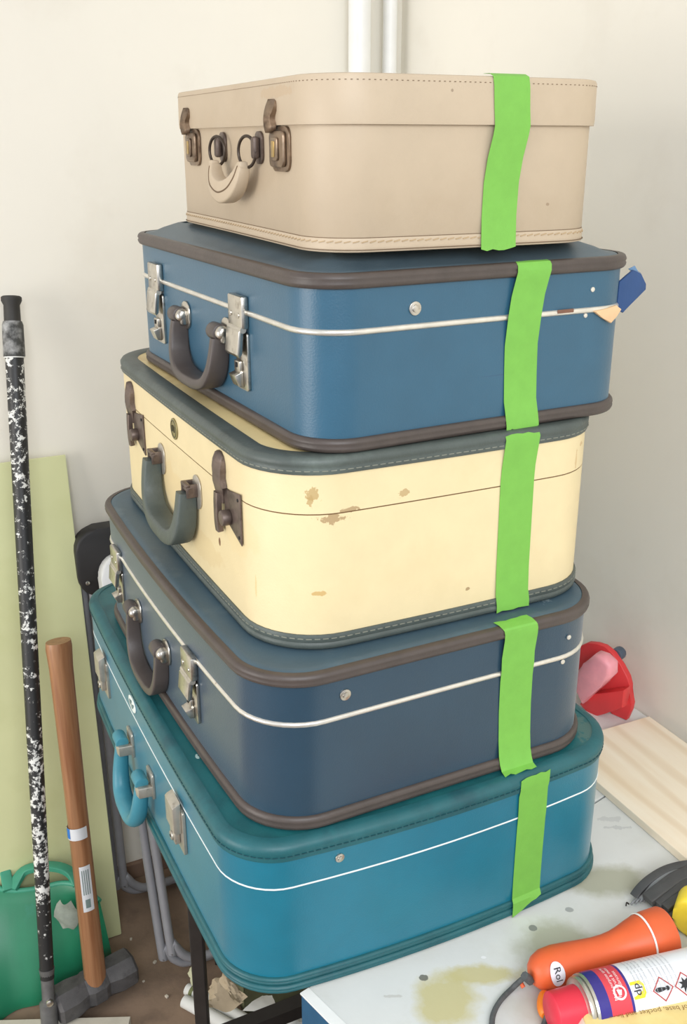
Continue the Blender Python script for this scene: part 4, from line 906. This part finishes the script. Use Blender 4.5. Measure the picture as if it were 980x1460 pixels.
# cream wrapped packet in the foreground
zt_ = TZ+.045
m_pack = mat('cream_packet', (232, 210, 142), .38, var=.06, vscale=25, bump=.35, bscale=28, second=(222, 196, 122), sfac=(.5, .75), sscale=18, coat=.3)
k1 = P(820, 1427, zt_); k2 = P(990, 1406, zt_); kd = (k2-k1).normalized(); kn = Vector((kd.y, -kd.x, 0))
pk = thing('packet', 'cream wrapped packet with brown printed words in front of the spray can', 'packet'); put(pk, frame((k1.x, k1.y, TZ), kd, (0, 0, 1)))
sgn = 1 if (pk.matrix_world.to_3x3() @ Vector((0, 1, 0))).dot(kn) > 0 else -1
bm = new(); vs = box(bm, (.10, sgn*.045, .0225), (.20, .09, .0445), .006, None, 3)
bmesh.ops.subdivide_edges(bm, edges=[e for e in bm.edges if e.calc_length() > .02], cuts=6, use_grid_fill=True)
random.seed(4)
for v in bm.verts:
    if v.co.z > .02: v.co.z += .0008*math.sin(v.co.x*260)+random.uniform(-.0004, .0004)
obj('wrapped_block', bm, m_pack, pk, 50)
bm = new(); prism(bm, [(.001, sgn*.004, .044), (-.012, sgn*.012, .030), (-.020, sgn*.03, .010), (-.020, sgn*.07, .008), (.001, sgn*.085, .043)], (0, 0, -.003), .0008)
obj('film_end', bm, mat('clear_film', (232, 226, 212), .25, var=.05, bump=.3, bscale=60, alpha=.6), pk, 50, label='crinkled clear wrapper end')
for s, sz, x, y, dz in (('6 pads of base, pocket and linen', .0088, .083, .026, .0012), ('clean with a damp cloth', .0052, .072, .0165, .0012)):
    bm = text_mesh(s, sz)
    for v in bm.verts: v.co = Vector((x-v.co.x, sgn*y+(-v.co.y)*1.0, .0455+dz))
    obj('print', bm, m_inkbr, pk, 0)

# ribbed grey cable bundle and yellow tape measure at the right edge
m_cab = mat('dark_grey_rubber', (70, 70, 70), .5, var=.12, vscale=60, bump=.1); m_cab2 = mat('grey_shiny_rubber', (128, 130, 132), .35, var=.1)
q0 = P(950, 1290, TZ); cb = thing('cable_bundle', 'dark grey ribbed bundle of straps behind the torch head', 'cable', (q0.x, q0.y, TZ))
def cbp(lst): return smoothpath([rel(P(x, y, TZ+z), cb) for x, y, z in lst], 5)
for nm, lst, a, b, m in (('outer_strap', ((905, 1279, .006), (913, 1268, .014), (928, 1254, .022), (950, 1241, .028), (976, 1234, .030), (1005, 1232, .028)), .0035, .006, m_cab),
                         ('inner_strap', ((912, 1282, .006), (922, 1269, .014), (936, 1258, .022), (958, 1247, .028), (985, 1243, .030), (1005, 1244, .028)), .003, .005, m_cab2),
                         ('strap', ((924, 1284, .016), (945, 1268, .024), (968, 1252, .029), (1000, 1240, .029)), .006, .009, m_cab),
                         ('strap', ((938, 1291, .016), (958, 1274, .024), (980, 1261, .029), (1005, 1250, .029)), .005, .006, m_cab),
                         ('strap', ((949, 1296, .018), (965, 1284, .024), (985, 1273, .029), (1005, 1264, .029)), .005, .006, m_cab),
                         ('strap', ((944, 1306, .008), (962, 1298, .014), (985, 1286, .020), (1005, 1276, .024)), .006, .010, m_cab),
                         ('strap_end', ((950, 1316, .005), (966, 1303, .010), (985, 1296, .012)), .004, .009, m_cab2)):
    bm = new(); tube(bm, cbp(lst), (lambda a, b: lambda t: (a, b))(a, b), ref=(0, 0, 1), section=SQ); obj(nm, bm, m, cb, 40)
for i_ in range(6):
    bm = new(); x = 900+i_*6; tube(bm, cbp(((x, 1290-i_*1.5, .004), (x+5, 1284-i_*1.2, .008), (x+14, 1279-i_, .006))), .0014, 6); obj('bristle', bm, m_cab2, cb)
bm = new(); tube(bm, cbp(((893, 1292, .003), (894, 1287, .006), (897, 1289, .003))), .001, 6); obj('wire_end', bm, m_black, cb)
q1 = P(997, 1330, TZ); tm = thing('tape_measure', 'yellow rounded tape measure at the right edge of the table', 'tape measure', (q1.x, q1.y, TZ), -.5)
bm = new(); prism(bm, [(x, -.016, z) for x, z in rpoly(.062, .056, .022, 7, 0, .0285)], (0, .034, 0), .006, None, 3); obj('case', bm, mat('yellow_plastic', (250, 220, 64), .4, var=.05), tm, 50)
bm = new(); prism(bm, [(x, -.0185, z) for x, z in rpoly(.036, .032, .014, 6, .006, .028)], (0, .003, 0), .001); obj('side_panel', bm, mat('dark_green_panel', (46, 66, 54), .5), tm)
bm = new(); box(bm, (-.036, -.004, .004), (.02, .018, .006), .001); obj('hook', bm, m_black, tm)
